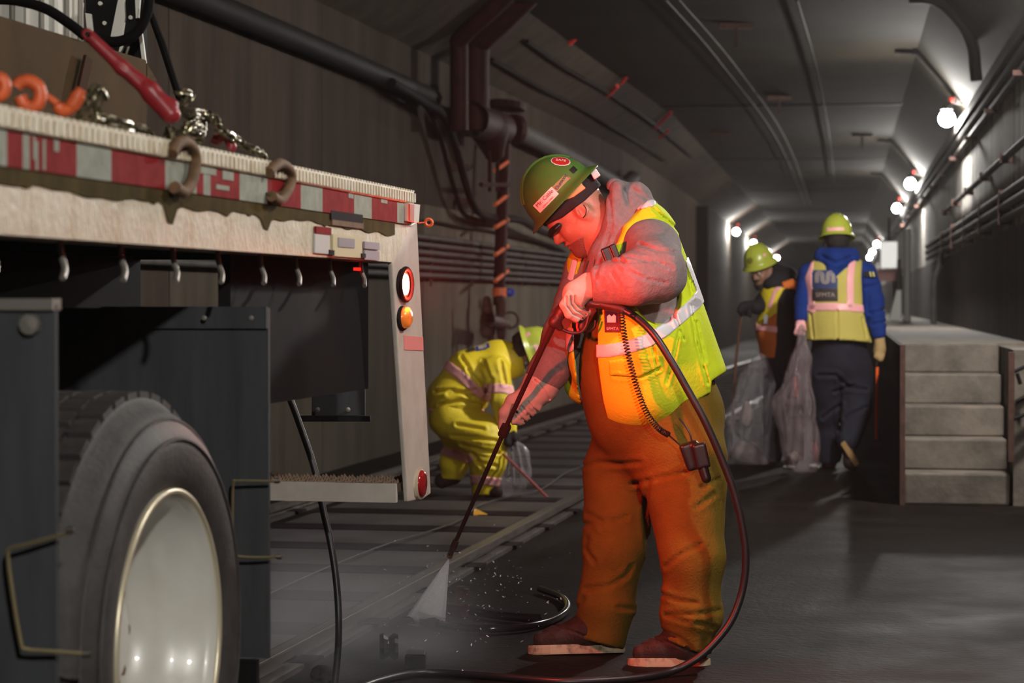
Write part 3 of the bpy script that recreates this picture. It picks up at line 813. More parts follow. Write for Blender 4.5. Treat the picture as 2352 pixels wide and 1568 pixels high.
MB().tube([oc + D_T * (ow * math.cos(t)) + Vector((0, 0, oh * math.sin(t))) - N_T * .0048 for t in np.linspace(0, 2 * math.pi, 24, endpoint=False)], .0075, 8, closed=True).build('lamp_collar', m_dark, tp, smooth=True)
oval(932, 653, 6.5, 24, m_tailcore, 'lamp_core', .0035, tl, .0105)
oval(926, 731, 12, 29, m_dark, 'lamp_gasket', .008, tp); oval(930, 729, 9, 25, m_amber, 'turn_lamp', .018, tp, .006)
oval(966, 1112, 13, 37, m_rimlip, 'reflector_ring', .006, tp); oval(969, 1110, 9, 31, m_redlens, 'red_reflector', .010, tp, .005)
MB().prism([SP(928, 770, -.002), SP(972, 774, -.002), SP(973, 805, -.002), SP(929, 803, -.002)], N_T * .003).build('reflective_patch', mat('pink_reflective', (.9, .30, .28), .35), tp)
# marker block and its little arm
mk = MB().prism([SP(940, 466, -.02), SP(965, 470, -.02), SP(962, 511, -.02), SP(940, 507, -.02)], N_T * .05).build('marker_block', m_panel, tk)
MB().prism([SP(942, 468, -.024), SP(952, 470, -.024), SP(951, 509, -.024), SP(942, 507, -.024)], N_T * .005).build('marker_lens', mat('brick_red_lens', (.45, .10, .06), .3), mk)
q = P(985, 511, 6.75)
MB().tube([P(962, 512, 6.6), q - Vector((.014, 0, 0))], .003, 6).build('tether_pin', m_orange, mk)
MB().tube([q + Vector((.0105 * math.cos(t), 0, .0105 * math.sin(t))) for t in np.linspace(0, 2 * math.pi, 12, endpoint=False)], .0055, 6, closed=True).build('pin_ring', m_orange, mk)
MB().obox(SP(820, 621, .05), D_T * .055, N_T * .01, (0, 0, .008)).build('clearance_lamp', emission('clearance_glow', (1.0, .02, .01), 1.4), tk)
# rear step
a_s = side(936) - .02
stp = MB().obox(TR(a_s, .03, .60), D_T * .02, N_T * 1.9, (0, 0, .055)).build('rear_step', m_panel, tk)
top_ = MB(); top_.obox(TR(a_s + .02, .03, .628), D_T * .24, N_T * 1.9, (0, 0, .022))
top_.build('step_tread', m_grip, stp)
gr = MB()
for i in range(64):
    for j in range(7):
        c = TR(a_s + .035 + j * .034 + (i % 2) * .017, .05 + i * .029, .650)
        gr.add([c + D_T * .01, c + N_T * .01, c - D_T * .01, c - N_T * .01, c + Vector((0, 0, .012))], [(0, 1, 4), (1, 2, 4), (2, 3, 4), (3, 0, 4)])
o = gr.build('grip_teeth', m_grip, stp); o['kind'] = 'stuff'
# hitch plate and bar beneath the tail
MB().obox(P(716, 958, 7.3), Vector((.175, 0, 0)), (0, .03, 0), (0, 0, .15)).build('hitch_plate', m_flap, tk)
MB().obox(P(685, 968, 7.25), Vector((.235, 0, 0)), (0, .05, 0), (0, 0, .018)).build('hitch_bar', m_dark, tk)
for x in (730, 800): MB().lathe([(0, .012), (.008, .01), (.008, 0)], P(x, 940, 7.29), (0, -1, 0), 8).build('bolt', m_hook, tk)
MB().tube([P(683, 705, 6.9), P(700, 725, 6.9), P(712, 738, 6.9)], .005, 6).build('strap_end', m_hook, tk)
# wheel: tyre, tread blocks, dished rim
WC = TR(0, 0, .50)
ty = MB().lathe([(.292, .03), (.300, .005), (.33, -.012), (.385, -.020), (.43, -.006), (.462, .028), (.478, .055), (.487, .062), (.487, .285), (.478, .30), (.43, .33), (.30, .32)], WC, N_T, 72).build('tyre', m_tire, tk, smooth=True)
for rr, hh in ((.405, -.0165), (.445, .008)):
    MB().tube([WC + N_T * hh + D_T * (rr * math.cos(t)) + Vector((0, 0, rr * math.sin(t))) for t in np.linspace(0, 2 * math.pi, 64, endpoint=False)], .004, 6, closed=True).build('sidewall_ridge', m_tire, ty)
blk = None
for i in range(46):
    for j, (b0, wd) in enumerate(((.062, .050), (.120, .050), (.178, .050), (.236, .050))):
        t = 2 * math.pi * (i + .5 * (j % 2)) / 46
        rad = D_T * math.cos(t) + Vector((0, 0, math.sin(t))); tan = -D_T * math.sin(t) + Vector((0, 0, math.cos(t)))
        c = WC + N_T * (b0 + wd / 2) + rad * .490
        if blk is None:
            o = MB().cbox((0, 0, 0), (wd / 2, 0, 0), (0, .024, 0), (0, 0, .010)).build('tread_block', m_tire, ty); blk = o.data
        else:
            o = link('tread_block', blk, None, ty)
        M = Matrix((N_T, tan, rad)).transposed().to_4x4(); M.translation = c
        o.matrix_basis = M
rm = MB().lathe([(.292, .03), (.297, .012), (.305, .002), (.300, -.006), (.288, .0), (.281, .02), (.276, .06), (.262, .075), (.256, .12), (.252, .17), (.236, .182), (.17, .196), (.165, .170), (.10, .165), (.095, .12), (.0, .115)], WC, N_T, 64).build('wheel_rim', m_rim, tk, smooth=True)
MB().tube([WC + N_T * (-.004) + D_T * (.3 * math.cos(t)) + Vector((0, 0, .3 * math.sin(t))) for t in np.linspace(0, 2 * math.pi, 64, endpoint=False)], .0075, 8, closed=True).build('rim_lip', m_rimlip, rm, smooth=True)
for k in range(8):
    t = 2 * math.pi * (k + .3) / 8
    c = WC + N_T * .186 + D_T * (.205 * math.cos(t)) + Vector((0, 0, .205 * math.sin(t)))
    MB().lathe([(0, -.004), (.026, -.004), (.026, .004)], c, N_T, 12).build('hand_hole', m_dark, rm)
for k in range(10):
    t = 2 * math.pi * k / 10
    c = WC + N_T * .166 + D_T * (.135 * math.cos(t)) + Vector((0, 0, .135 * math.sin(t)))
    MB().lathe([(0, -.03), (.012, -.03), (.015, 0)], c, N_T, 6).build('lug_nut', m_ringrust, rm)
MB().lathe([(.487, .345), (.487, .57), (.43, .60), (.3, .58), (.3, .36), (.43, .33), (.487, .345)], WC, N_T, 48).build('inner_tyre', m_tire, tk, smooth=True)
MB().tube([TR(0, .2, .5), TR(0, 2.2, .5)], .09, 12).build('axle', m_dark, tk)
# mud flaps, their bracket rods
def flap(a, b0, b1, z0, z1, name):
    return MB().obox(TR(a, b0, z0), D_T * .014, N_T * (b1 - b0), (0, 0, z1 - z0)).build(name, m_flap, tk)
fr = flap(side(126), .0, .62, .22, 1.175, 'mud_flap')
MB().obox(TR(side(126) - .012, .0, 1.165), D_T * .04, N_T * .62, (0, 0, .02)).build('flap_hanger', m_hook, fr)
MB().lathe([(0, -.012), (.018, -.01), (.02, 0)], P(70, 745, TR(side(126), .06, 0).y - .01), D_T, 10).build('bolt', m_hook, fr)
rr_ = flap(side(616), .0, .70, .36, 1.165, 'mud_flap')
MB().obox(TR(side(616) - .014, .0, 1.118), D_T * .012, N_T * .40, (0, 0, .05)).build('flap_hanger', m_flap, rr_)
for x in (578, 470): MB().lathe([(0, -.006), (.006, -.005), (.006, 0)], P(x, 730, TR(side(616), .06, 0).y - .018), D_T, 8).build('bolt', m_hook, rr_)
MB().obox(TR(side(607), .02, .16), D_T * .02, N_T * .12, (0, 0, .2)).build('flap_weight', m_dark, rr_)
yl = TR(side(126), 0, 0).y - .03
def rod(pts, Y, r): return MB().tube(catmull([P(x, y, Y) for x, y in pts], 4), r, 6)
rod([(166, 1220), (150, 1226), (60, 1250), (30, 1257), (18, 1272), (30, 1370), (48, 1475), (58, 1490), (110, 1495), (196, 1501)], yl, .0038).build('flap_bracket', m_wire, tk, smooth=True)
yr = TR(side(616), 0, 0).y - .04
rod([(645, 1103), (620, 1105), (545, 1104), (536, 1110), (534, 1180), (536, 1268), (545, 1277), (600, 1280), (648, 1277)], yr, .0034).build('flap_bracket', m_wire, tk, smooth=True)
for (x, y, Y) in ((160, 1218, yl), (198, 1501, yl), (636, 1104, yr), (640, 1278, yr)):
    MB().lathe([(0, -.008), (.006, -.006), (.006, .006), (0, .008)], P(x, y, Y), (1, 0, 0), 8).build('bracket_nut', m_steel, tk)
# rusty rub rings on the rail
def rring(x0, y0, x1, y1, flip=1):
    w_ = x1 - x0
    pts = [(x0 + w_ * .1, y0 + (y1 - y0) * .25), (x0 + w_ * .25, y0 + 8), (x0 + w_ * .55, y0), (x0 + w_ * .88, y0 + (y1 - y0) * .18), (x0 + w_ * .95, y0 + (y1 - y0) * .45), (x0 + w_ * .8, y1 - 22), (x0 + w_ * .5, y1), (x0 + w_ * .2, y1 - 10)]
    return MB().tube(catmull([SP(x, y, -.02) for x, y in pts], 5), .013, 8).build('tie_ring', m_ringrust, tk, smooth=True)
rring(388, 325, 452, 440); rring(612, 376, 672, 460)

# ------------------------------------------------------------------ load on the bed
m_card = mat('brown_plywood', (0.075, 0.044, 0.017), 0.85, spec=.15, col2=(0.050, 0.029, 0.011), nscale=5)
cr = thing('brown_crate', TR(1.0, 1.0, 1.47), 'large brown plywood crate on the truck bed behind the chains', 'crate')
MB().obox(TR(-.8, .62, 1.47), D_T * 2.36, N_T * .9, (0, 0, .37)).build('body', m_card, cr, bevel=.006)
MB().prism([TR(1.56, .62, 1.83), TR(1.64, .62, 1.79), TR(1.56, .62, 1.72)], N_T * .5).build('flap', m_card, cr)
MB().prism([TR(side(165, .61), .60, 1.66), TR(side(182, .61), .60, 1.66), TR(side(207, .61), .60, 1.79), TR(side(192, .61), .60, 1.80)], N_T * .008).build('batten', mat('dark_batten', (.045, .018, .008), .8, spec=.1), cr)
m_drum = mat('white_drum', (0.62, 0.61, 0.54), .5)
t = thing('ribbed_drum', TR(.9, 1.05, 1.84), 'white ribbed drum standing on the brown crate', 'drum')
dc = P(70, 40, 6.0); dc.z = 1.842
MB().lathe([(0, .0), (.13, .0), (.13, .5), (0, .5)], dc, (0, 0, 1), 40).build('body', m_drum, t, smooth=True)
for k in range(22):
    ang = 2 * math.pi * k / 22; c = dc + Vector((.133 * math.cos(ang), .133 * math.sin(ang), .25))
    MB().tube([c - Vector((0, 0, .25)), c + Vector((0, 0, .25))], .008, 6).build('rib', m_drum if k % 2 else mat('grey_rib', (.22, .21, .18), .5), t)
t = thing('hose_reel_frame', TR(1.3, 1.0, 1.84), 'black reel frame with white struts standing behind the red lever', 'reel')
Yr = 6.15
bx = MB().obox(P(198, 150, Yr), P(330, 150, Yr) - P(198, 150, Yr), (0, .06, 0), (0, 0, .30)).build('back_plate', m_dark, t)
bx.location.z += .001
for pts in (((175, 5), (190, 5), (188, 95), (174, 90)), ((196, 30), (209, 32), (214, 75), (200, 72)), ((272, -5), (285, -5), (287, 40), (280, 85), (254, 84)), ((310, -5), (322, -5), (318, 40), (312, 42)), ((317, 68), (325, 68), (335, 145), (327, 146)), ((275, 108), (283, 104), (277, 122), (271, 124)), ((292, 108), (297, 106), (290, 128), (286, 129))):
    MB().prism([P(x, y, Yr - .02) for x, y in pts], (0, .02, 0)).build('strut', m_drum, t)
for (x, y) in ((240, 53), (300, 40), (230, 8)):
    MB().lathe([(0, -.004), (.006, -.003), (.006, .01)], P(x, y, Yr - .012), (0, 1, 0), 8).build('bolt', m_drum, t)
o = MB().tube(catmull([P(345, -20, 5.95), P(338, 30, 5.95), P(318, 70, 5.95), P(285, 92, 5.95), P(245, 95, 5.95), P(212, 80, 5.95)], 6), .014, 8).build('reel_hose', m_cable, smooth=True)
tag(o, 'dark hose curling in front of the black reel frame', 'hose')
o = MB().tube(catmull([P(-20, -2, 5.6), P(40, 2, 5.6), P(105, 20, 5.6), P(160, 55, 5.6), P(197, 84, 5.6)], 6), .013, 8).build('arched_hose', m_cable, smooth=True)
tag(o, 'black hose arching across the white ribbed drum', 'hose')
o = MB().tube([P(338, 10, 6.3), P(372, 100, 6.3), P(412, 225, 6.3)], [.009, .011, .010], 8).build('prop_rod', m_cable)
tag(o, 'black slanting rod behind the chain pile', 'rod')
MB().tube([P(336, -5, 6.28), P(345, -5, 6.28)], .01, 6).build('rod_cap', m_steel, o)
# red load binder lever
m_redpaint = mat('red_paint', (0.34, 0.022, 0.028), 0.4, col2=(0.22, 0.016, 0.02), nscale=30)
lb = thing('load_binder', SP(300, 180, .12), 'red load binder lever leaning over the chains on the bed', 'load binder')
Yb = SP(300, 200, .1).y
def bp(x, y, d=0): return P(x, y, Yb + d)
hd = U(.004, chain([bp(200, 78), bp(280, 155), bp(345, 208), bp(392, 262)], [.012, .014, .018, .020], .01), cone(bp(360, 225), bp(396, 240), .014, .012), cone(bp(340, 222), bp(380, 262), .012, .010))
hd = cut(hd, cone(bp(201, 79, -.05), bp(201, 79, .05), .0055), .002)
hd = cut(hd, U(.0, *[cone(bp(225, 98, -.017), bp(325, 190, -.018), .004)]), .003)
c_ = bp(300, 170); blob('lever', hd, c_ - Vector((.13, .06, .13)), c_ + Vector((.13, .06, .13)), .003, m_redpaint, lb)
# red hook by the ring
def hook(name, pts, r, m, label, Y, group=None):
    o_ = MB().tube(catmull([P(x, y, Y) for x, y in pts], 5), r, 8).build(name, m, smooth=True)
    return tag(o_, label, 'hook', group)
Yh = SP(510, 320, .05).y
hook('chain_hook', [(488, 318), (500, 322), (512, 312), (524, 318), (532, 336), (526, 344)], [.011] * 25 + [.006], m_redpaint, 'red chain hook lying beside the rusty ring', Yh)
m_hookor = mat('orange_hook_paint', (0.72, 0.12, 0.03), 0.45, col2=(0.5, .09, .03), nscale=40)
hook('grab_hook', [(-12, 180), (2, 180), (12, 196), (6, 216), (-10, 222)], .011, m_hookor, 'orange grab hook cut off by the picture edge', SP(5, 200, .06).y, 'orange grab hooks')
hook('grab_hook', [(38, 200), (46, 190), (66, 186), (88, 200), (92, 222), (86, 240), (70, 246), (54, 238), (46, 222)], .012, m_hookor, 'large round orange grab hook on the bed rail', SP(65, 215, .06).y, 'orange grab hooks')
hook('grab_hook', [(84, 222), (104, 220), (128, 236), (140, 252), (154, 252), (168, 240), (178, 222), (188, 204)], [.007] * 12 + [.012] * 12 + [.014] * 8 + [.011] * 3 + [.006], m_hookor, 'orange grab hook with a pointed tip next to the loose chain', SP(140, 235, .06).y, 'orange grab hooks')
# chains
m_chain = mat('zinc_chain', (0.24, 0.21, 0.12), 0.3, 0.7, col2=(0.07, 0.06, 0.035), nscale=40)
def chain_thing(pts, label, step=.020, jit=.008, b=.05, seed=3):
    r_ = random.Random(seed)
    t_ = thing('chain', SP(pts[0][0], pts[0][1], b), label, 'chain', 'chains on the truck bed')
    q3 = []
    for (x, y) in pts:
        a = side(x, b); q = TR(a, b, 0); q3.append(P(x, y, q.y) + Vector((r_.uniform(-jit, jit), r_.uniform(-jit, jit) * 2, 0)))
    c = catmull(q3, 10)
    d_ = 0; last = c[0]; k = 0; me = None; nxt = 0
    for i in range(1, len(c)):
        d_ += (c[i] - c[i - 1]).length
        if d_ >= nxt:
            nxt += step
            tan = (c[min(i + 1, len(c) - 1)] - c[i - 1]).normalized()
            if me is None:
                path = []
                for s_ in np.linspace(0, 2 * math.pi, 14, endpoint=False):
                    path.append(Vector((.0135 * math.cos(s_) + (.006 if math.cos(s_) > 0 else -.006), .0085 * math.sin(s_), 0)))
                o_ = MB().tube(path, .0036, 6, closed=True).build('link', m_chain, t_, smooth=True); me = o_.data
            else: o_ = link('link', me, None, t_)
            x_, y_, a_ = frame(tan)
            tw = (k % 2) * math.pi / 2 + r_.uniform(-.5, .5)
            yy = x_ * math.cos(tw) + y_ * math.sin(tw)
            M = Matrix((a_, yy, a_.cross(yy))).transposed().to_4x4(); M.translation = c[i]
            o_.matrix_basis = M; k += 1
    return t_
chain_thing([(190, 262), (198, 235), (215, 205), (230, 215), (236, 250), (225, 262)], 'short loop of zinc chain beside the pointed orange hook', seed=1, b=.06)
chain_thing([(205, 268), (240, 272), (270, 282), (300, 292), (330, 300), (350, 318), (372, 345)], 'zinc chain trailing along the rail towards the first rusty ring', seed=2, b=.03)
chain_thing([(402, 212), (418, 214), (408, 232), (424, 246), (414, 262), (432, 268), (455, 262), (480, 266), (492, 280), (470, 290), (440, 286), (418, 300), (446, 308), (478, 302), (470, 322), (430, 318), (402, 302), (385, 310), (420, 330)], 'tangled pile of zinc chain under the red lever', step=.017, jit=.02, seed=5, b=.08)
chain_thing([(486, 272), (500, 284), (512, 296), (530, 312), (548, 322), (566, 336), (584, 346), (602, 356), (606, 372), (600, 384), (618, 392), (636, 398)], 'zinc chain running over the rail to the second rusty ring', seed=6, b=.02)
chain_thing([(625, 448), (640, 452), (655, 450)], 'stub of chain hanging under the second rusty ring', seed=8, b=-.02)
# hose hanging from the tail to the ground
o = MB().tube(catmull([P(640, 850, 6.95), P(668, 920, 6.93), P(692, 985, 6.92), P(722, 1075, 6.9), P(742, 1170, 6.87), P(762, 1260, 6.84), P(774, 1350, 6.82), P(778, 1430, 6.8), P(776, 1500, 6.8), P(768, 1575, 6.79)], 6), .0112, 10).build('hanging_hose', m_black, smooth=True)
tag(o, 'black hose hanging from the truck tail down to the ground', 'hose')
# ------------------------------------------------------------------ people
class Fig:
    def __init__(s, Y): s.Y = Y; s.ppm = FPX / Y
    def w(s, x, y, d=0.0): return np.array(P(x, y, s.Y + d))
    def r(s, v): return v / s.ppm
    def C(s, *pr, k=.03):          # chain of (x, y, depth, radius in px)
        return chain([s.w(p[0], p[1], p[2]) for p in pr], [s.r(p[3]) for p in pr], k)
    def E(s, x, y, d, rx, ry, rd, rot=0.0):   # ellipsoid, radii px px m, rotation in the picture plane
        c, s_ = math.cos(math.radians(rot)), math.sin(math.radians(rot))
        return ell(s.w(x, y, d), (s.r(rx), s.r(ry), rd), ((c, 0, -s_), (s_, 0, c), (0, 1, 0)))
    def box(s, x0, y0, x1, y1, d0, d1):
        a = s.w(x0, y1, 0); b = s.w(x1, y0, 0)
        return np.array((a[0] - .01, s.Y + d0, a[2] - .01)), np.array((b[0] + .01, s.Y + d1, b[2] + .01))
def band2(f, pts, hw, lift, dmax=None, Y=None):    # a strip of a surface that follows a line
    def g(p):
        x, y = pix(p); ppm = FPX / p[:, 1]
        d = np.maximum(f(p) - lift, (pline2(x, y, pts) - hw) / ppm)
        if dmax is not None: d = np.maximum(d, p[:, 1] - (Y + dmax))
        return d
    return g
def mask2(f, fn, k=.004):          # keep where fn(x, y) in px is negative
    def g(p):
        x, y = pix(p); ppm = FPX / p[:, 1]
        return np.maximum(f(p), fn(x, y) / ppm)
    return g
def interp(tab): 
    a = np.array(tab, float)
    return lambda v: np.interp(v, a[:, 0], a[:, 1])
def inpoly(x, y, poly):            # signed px distance to a polygon, negative inside
    pts = list(poly) + [poly[0]]
    d = pline2(x, y, pts); ins = np.zeros(x.shape, bool)
    for (x0, y0), (x1, y1) in zip(pts[:-1], pts[1:]):
        c = ((y0 > y) != (y1 > y)) & (x < (x1 - x0) * (y - y0) / ((y1 - y0) if y1 != y0 else 1e-9) + x0)
        ins ^= c
    return np.where(ins, -d, d)

m_skin = mat('skin', (0.42, 0.20, 0.13), 0.5, col2=(0.36, 0.16, 0.10), nscale=30, bump=.12, bscale=160, sss=.15)
m_skin2 = mat('tanned_skin', (0.30, 0.15, 0.10), 0.5, col2=(0.24, 0.115, 0.075), nscale=30, sss=.1)
m_beard = mat('dark_beard', (0.23, 0.105, 0.072), 0.8, bump=.7, bscale=260)
m_hair = mat('dark_hair', (0.022, 0.016, 0.013), 0.7, bump=.7, bscale=220)
m_duck = mat('brown_duck_canvas', (0.165, 0.106, 0.014), 0.9, spec=.06, col2=(0.120, 0.076, 0.010), nscale=9, contrast=(.3, .7), bump=.35, bscale=130)
m_hood = mat('heather_grey_fleece', (0.25, 0.21, 0.21), 0.9, spec=.1, col2=(0.19, 0.16, 0.16), nscale=60, bump=.3, bscale=150)
m_lime = mat('hi_vis_lime', (0.60, 0.72, 0.022), 0.8, spec=.15, col2=(0.52, 0.63, 0.02), nscale=8, bump=.25, bscale=110)
m_silver = mat('silver_tape', (0.70, 0.68, 0.70), 0.38, bump=.1, bscale=200)
m_red_glow_tape = mat('red_glow_tape', (1.0, 0.46, 0.46), 0.4)  # pink stands for red light thrown back by the reflective tape
m_glove = mat('pale_work_glove', (0.60, 0.47, 0.40), 0.85, col2=(0.48, 0.36, 0.30), nscale=26, bump=.12, bscale=200)
m_boot = mat('brown_boot_leather', (0.026, 0.014, 0.012), 0.6, spec=.25, col2=(0.045, 0.026, 0.021), nscale=18, bump=.25, bscale=120)
m_sole = mat('pale_boot_sole', (0.46, 0.37, 0.24), 0.8, col2=(0.14, 0.10, 0.07), nscale=30, contrast=(.5, .72))
m_hatgreen = mat('green_hard_hat', (0.055, 0.20, 0.035), 0.32, col2=(0.12, 0.17, 0.03), nscale=7, coat=.2)
m_hatlime = mat('lime_hard_hat', (0.46, 0.50, 0.060), 0.3, coat=.2)
m_blackcloth = mat('black_cloth', (0.010, 0.009, 0.011), 0.85, bump=.2, bscale=120)
m_blueh = mat('blue_fleece', (0.012, 0.040, 0.22), 0.9, spec=.1, col2=(0.010, 0.030, 0.16), nscale=20, bump=.25, bscale=120)
m_navy = mat('navy_work_trousers', (0.0075, 0.008, 0.018), 0.85, bump=.3, bscale=90)
m_unlit_orange = mat('hi_vis_unlit_orange', (0.70, 0.16, 0.02), 0.75)
m_yellow = mat('hi_vis_yellow', (0.92, 0.70, 0.03), 0.5, col2=(0.80, 0.60, 0.025), nscale=8, bump=.2, bscale=90)
m_sand = mat('hi_vis_sandy_lime', (0.56, 0.46, 0.10), 0.75, bump=.2, bscale=90)
m_plastic = mat('black_plastic', (0.012, 0.012, 0.013), 0.38)
m_eye = mat('eye_white', (.42, .38, .35), .45); m_iris = mat('iris', (.03, .018, .01), .2)
m_dbrown = mat('dark_red_rubber', (0.05, 0.014, 0.013), 0.5)
m_sticker_red = mat('red_sticker', (.50, .03, .02), .4); m_sticker_white = mat('white_sticker', (.85, .80, .78), .45)
m_ink = mat('sticker_ink', (.16, .012, .02), .5); m_hatorange = mat('orange_suspension', (.92, .30, .10), .5)

def hat(person, c, up, fwd, m, sc=1.0, brim=.148, h=.142):
    """full brim hard hat: lathe dome, ribs over the crown"""
    up = Vector(up).normalized(); fwd = Vector(fwd); fwd = (fwd - up * fwd.dot(up)).normalized()
    c = Vector(c); R0 = .118 * sc; B = brim * sc; H = h * sc
    prof = [(0.001, H)]
    for a in np.linspace(12, 88, 12):
        a = math.radians(a); prof.append((R0 * math.sin(a), .012 * sc + (H - .012 * sc) * math.cos(a)))
    prof += [(R0 * 1.03, .008 * sc), (R0 * 1.12, .001), (B, -.010 * sc), (B + .002, -.013 * sc), (B, -.016 * sc), (R0 * 1.1, -.007 * sc), (R0 * .96, .004 * sc), (R0 * .93, .03 * sc), (R0 * .7, H * .7), (0.001, H * .93)]
    o = MB().lathe(prof, c, up, 40, 1.06, .96, fwd).build('hard_hat', m, person, smooth=True)
    lat = up.cross(fwd)
    rb = MB()
    for off in (-.022, 0, .022):
        path = []
        for a in np.linspace(-62, 62, 15):
            ar = math.radians(a)
            rr = R0 * math.sin(abs(ar))
            path.append(c + fwd * (math.copysign(rr, a) * 1.06) * (1 - abs(off) * 1.5) + lat * off * sc + up * (.012 * sc + (H - .012 * sc) * math.cos(ar) - abs(off) * .12 * sc))
        rb.tube(path, .0055 * sc, 6)
    rb.build('crown_rib', m, o, smooth=True)
    def sdf(p):
        q = p - np.array(c); x = q @ np.array(fwd) / 1.06; y = q @ np.array(lat) / .96; z = q @ np.array(up) - .012 * sc
        r = np.array((R0, R0, H - .012 * sc)); v = np.stack([x, y, z], 1)
        k0 = np.linalg.norm(v / r, axis=1); k1 = np.linalg.norm(v / r ** 2, axis=1)
        return k0 * (k0 - 1) / np.maximum(k1, 1e-9)
    return o, sdf
def decal(o, sdf, org, right, up, pts, m, name, lift=.0015):
    """small flat sticker bent onto a surface; pts: outline in metres"""
    n = 6; v = []; f = []
    cx = sum(p[0] for p in pts) / len(pts); cy = sum(p[1] for p in pts) / len(pts)
    v.append(Vector((cx, cy, 0)))
    P2 = []
    for i in range(len(pts)):
        a, b = pts[i], pts[(i + 1) % len(pts)]
        for k in range(3): P2.append((a[0] + (b[0] - a[0]) * k / 3, a[1] + (b[1] - a[1]) * k / 3))
    N_ = len(P2)
    for ring in (1 / 3, 2 / 3, 1):
        for (x, y) in P2: v.append(Vector((cx + (x - cx) * ring, cy + (y - cy) * ring, 0)))
    for k in range(N_): f.append((0, 1 + k, 1 + (k + 1) % N_))
    for r in range(2):
        for k in range(N_):
            A = 1 + r * N_; f.append((A + k, A + N_ + k, A + N_ + (k + 1) % N_, A + (k + 1) % N_))
    return wrap(v, f, org, right, up, sdf, lift, m, name, o)
def rect(w_, h_): return [(-w_ / 2, -h_ / 2), (w_ / 2, -h_ / 2), (w_ / 2, h_ / 2), (-w_ / 2, h_ / 2)]

def head_sdf(C, f, u, l, sc=1.0, jaw=1.0):
    """face and skull in a local frame: f forward, l to the figure's left, u up"""
    A = np.array([f, l, u], float)
    def L(a, b, c): return np.array(C) + (A[0] * a + A[1] * b + A[2] * c) * sc
    ax = A
    def el(a, b, c, r): return ell(L(a, b, c), np.array(r) * sc, ax)
    H = U(.03 * sc, el(-.012, 0, .03, (.100, .078, .094)), cone(L(.025, 0, -.02), L(.048, 0, -.085), .062 * sc, .046 * sc), el(.028, 0, -.055, (.062, .066 * jaw, .060)))
    H = U(.02 * sc, H, el(.078, 0, -.100, (.024, .028, .020)), el(.082, 0, .024, (.018, .050, .011)), el(.066, .036, -.028, (.022, .020, .022)), el(.066, -.036, -.028, (.022, .020, .022)))
    H = cut(H, U(0, el(.101, .032, .006, (.017, .018, .011)), el(.101, -.032, .006, (.017, .018, .011))), .012 * sc)
    H = U(.010 * sc, H, cone(L(.088, 0, .012), L(.110, 0, -.024), .009 * sc, .0125 * sc), el(.098, .013, -.030, (.011, .009, .008)), el(.098, -.013, -.030, (.011, .009, .008)))
    H = U(.004 * sc, H, el(.095, 0, -.053, (.012, .027, .0065)), el(.093, 0, -.067, (.012, .023, .0075)))
    H = cut(H, el(.108, 0, -.060, (.016, .024, .0022)), .004 * sc)
    for s in (1, -1):
        ear = cut(el(-.008, s * .080, -.015, (.021, .013, .033)), el(-.002, s * .094, -.013, (.012, .010, .020)), .004)
        H = U(.008 * sc, H, ear)
    return H, L, ax
def add_eyes(person, L, f):
    for s in (1, -1):
        c = Vector(L(.087, s * .032, .007))
        e = MB().lathe([(.012 * math.sin(a), -.012 * math.cos(a)) for a in np.linspace(.03, math.pi - .03, 8)], c, f, 12).build('eye', m_eye, person, smooth=True)
        MB().lathe([(0.0003, .0126), (.005, .0118), (.0055, .0108)], c, f, 10).build('iris', m_iris, e)

# ================================================================== the worker with the pressure wand
W = Fig(7.40)
PW = thing('person', G(1440, 1500), 'big worker in green hard hat, lime vest and brown overalls spraying the track', 'person')
# --- body: head, neck, trunk and limbs in one piece, mostly inside the clothes
fh = np.array((-.687, 0, -.727)); uh = np.array((-.727, 0, .687)); lh = np.array((0, -1.0, 0))
tlt = math.radians(4)
fh2 = fh * math.cos(tlt) + lh * math.sin(tlt); lh2 = lh * math.cos(tlt) - fh * math.sin(tlt)
HC = W.w(1322, 486, 0)
headW, LW_, axW = head_sdf(HC, fh2, uh, lh2, 1.02, 1.12)
neck = W.C((1350, 500, 0, 50), (1392, 528, 0, 56), (1440, 590, 0, 66))
limbs = U(.03, W.C((1470, 600, 0, 80), (1490, 800, 0, 105), (1510, 980, 0, 90)), W.C((1490, 580, -.15, 45), (1500, 630, -.30, 38), (1372, 654, -.28, 24)),
          W.C((1370, 620, .14, 40), (1298, 770, .06, 30), (1230, 888, .0, 20)), W.C((1560, 1060, -.1, 60), (1590, 1270, -.2, 42), (1583, 1470, -.2, 32)), W.C((1440, 1060, .1, 60), (1410, 1250, .05, 42), (1385, 1450, .04, 30)))
lo, hi = W.box(1180, 380, 1680, 1500, -.48, .34)
bodyW = U(.03, headW, neck, limbs)
body_o = blob('body', U(.04, headW, cone(W.w(1350, 500), W.w(1392, 528), W.r(50), W.r(56)), cone(W.w(1392, 528), W.w(1440, 590), W.r(56), W.r(60)), limbs), *W.box(1200, 385, 1680, 1510, -.46, .32), .0060, m_skin, PW)
add_eyes(PW, LW_, fh2)
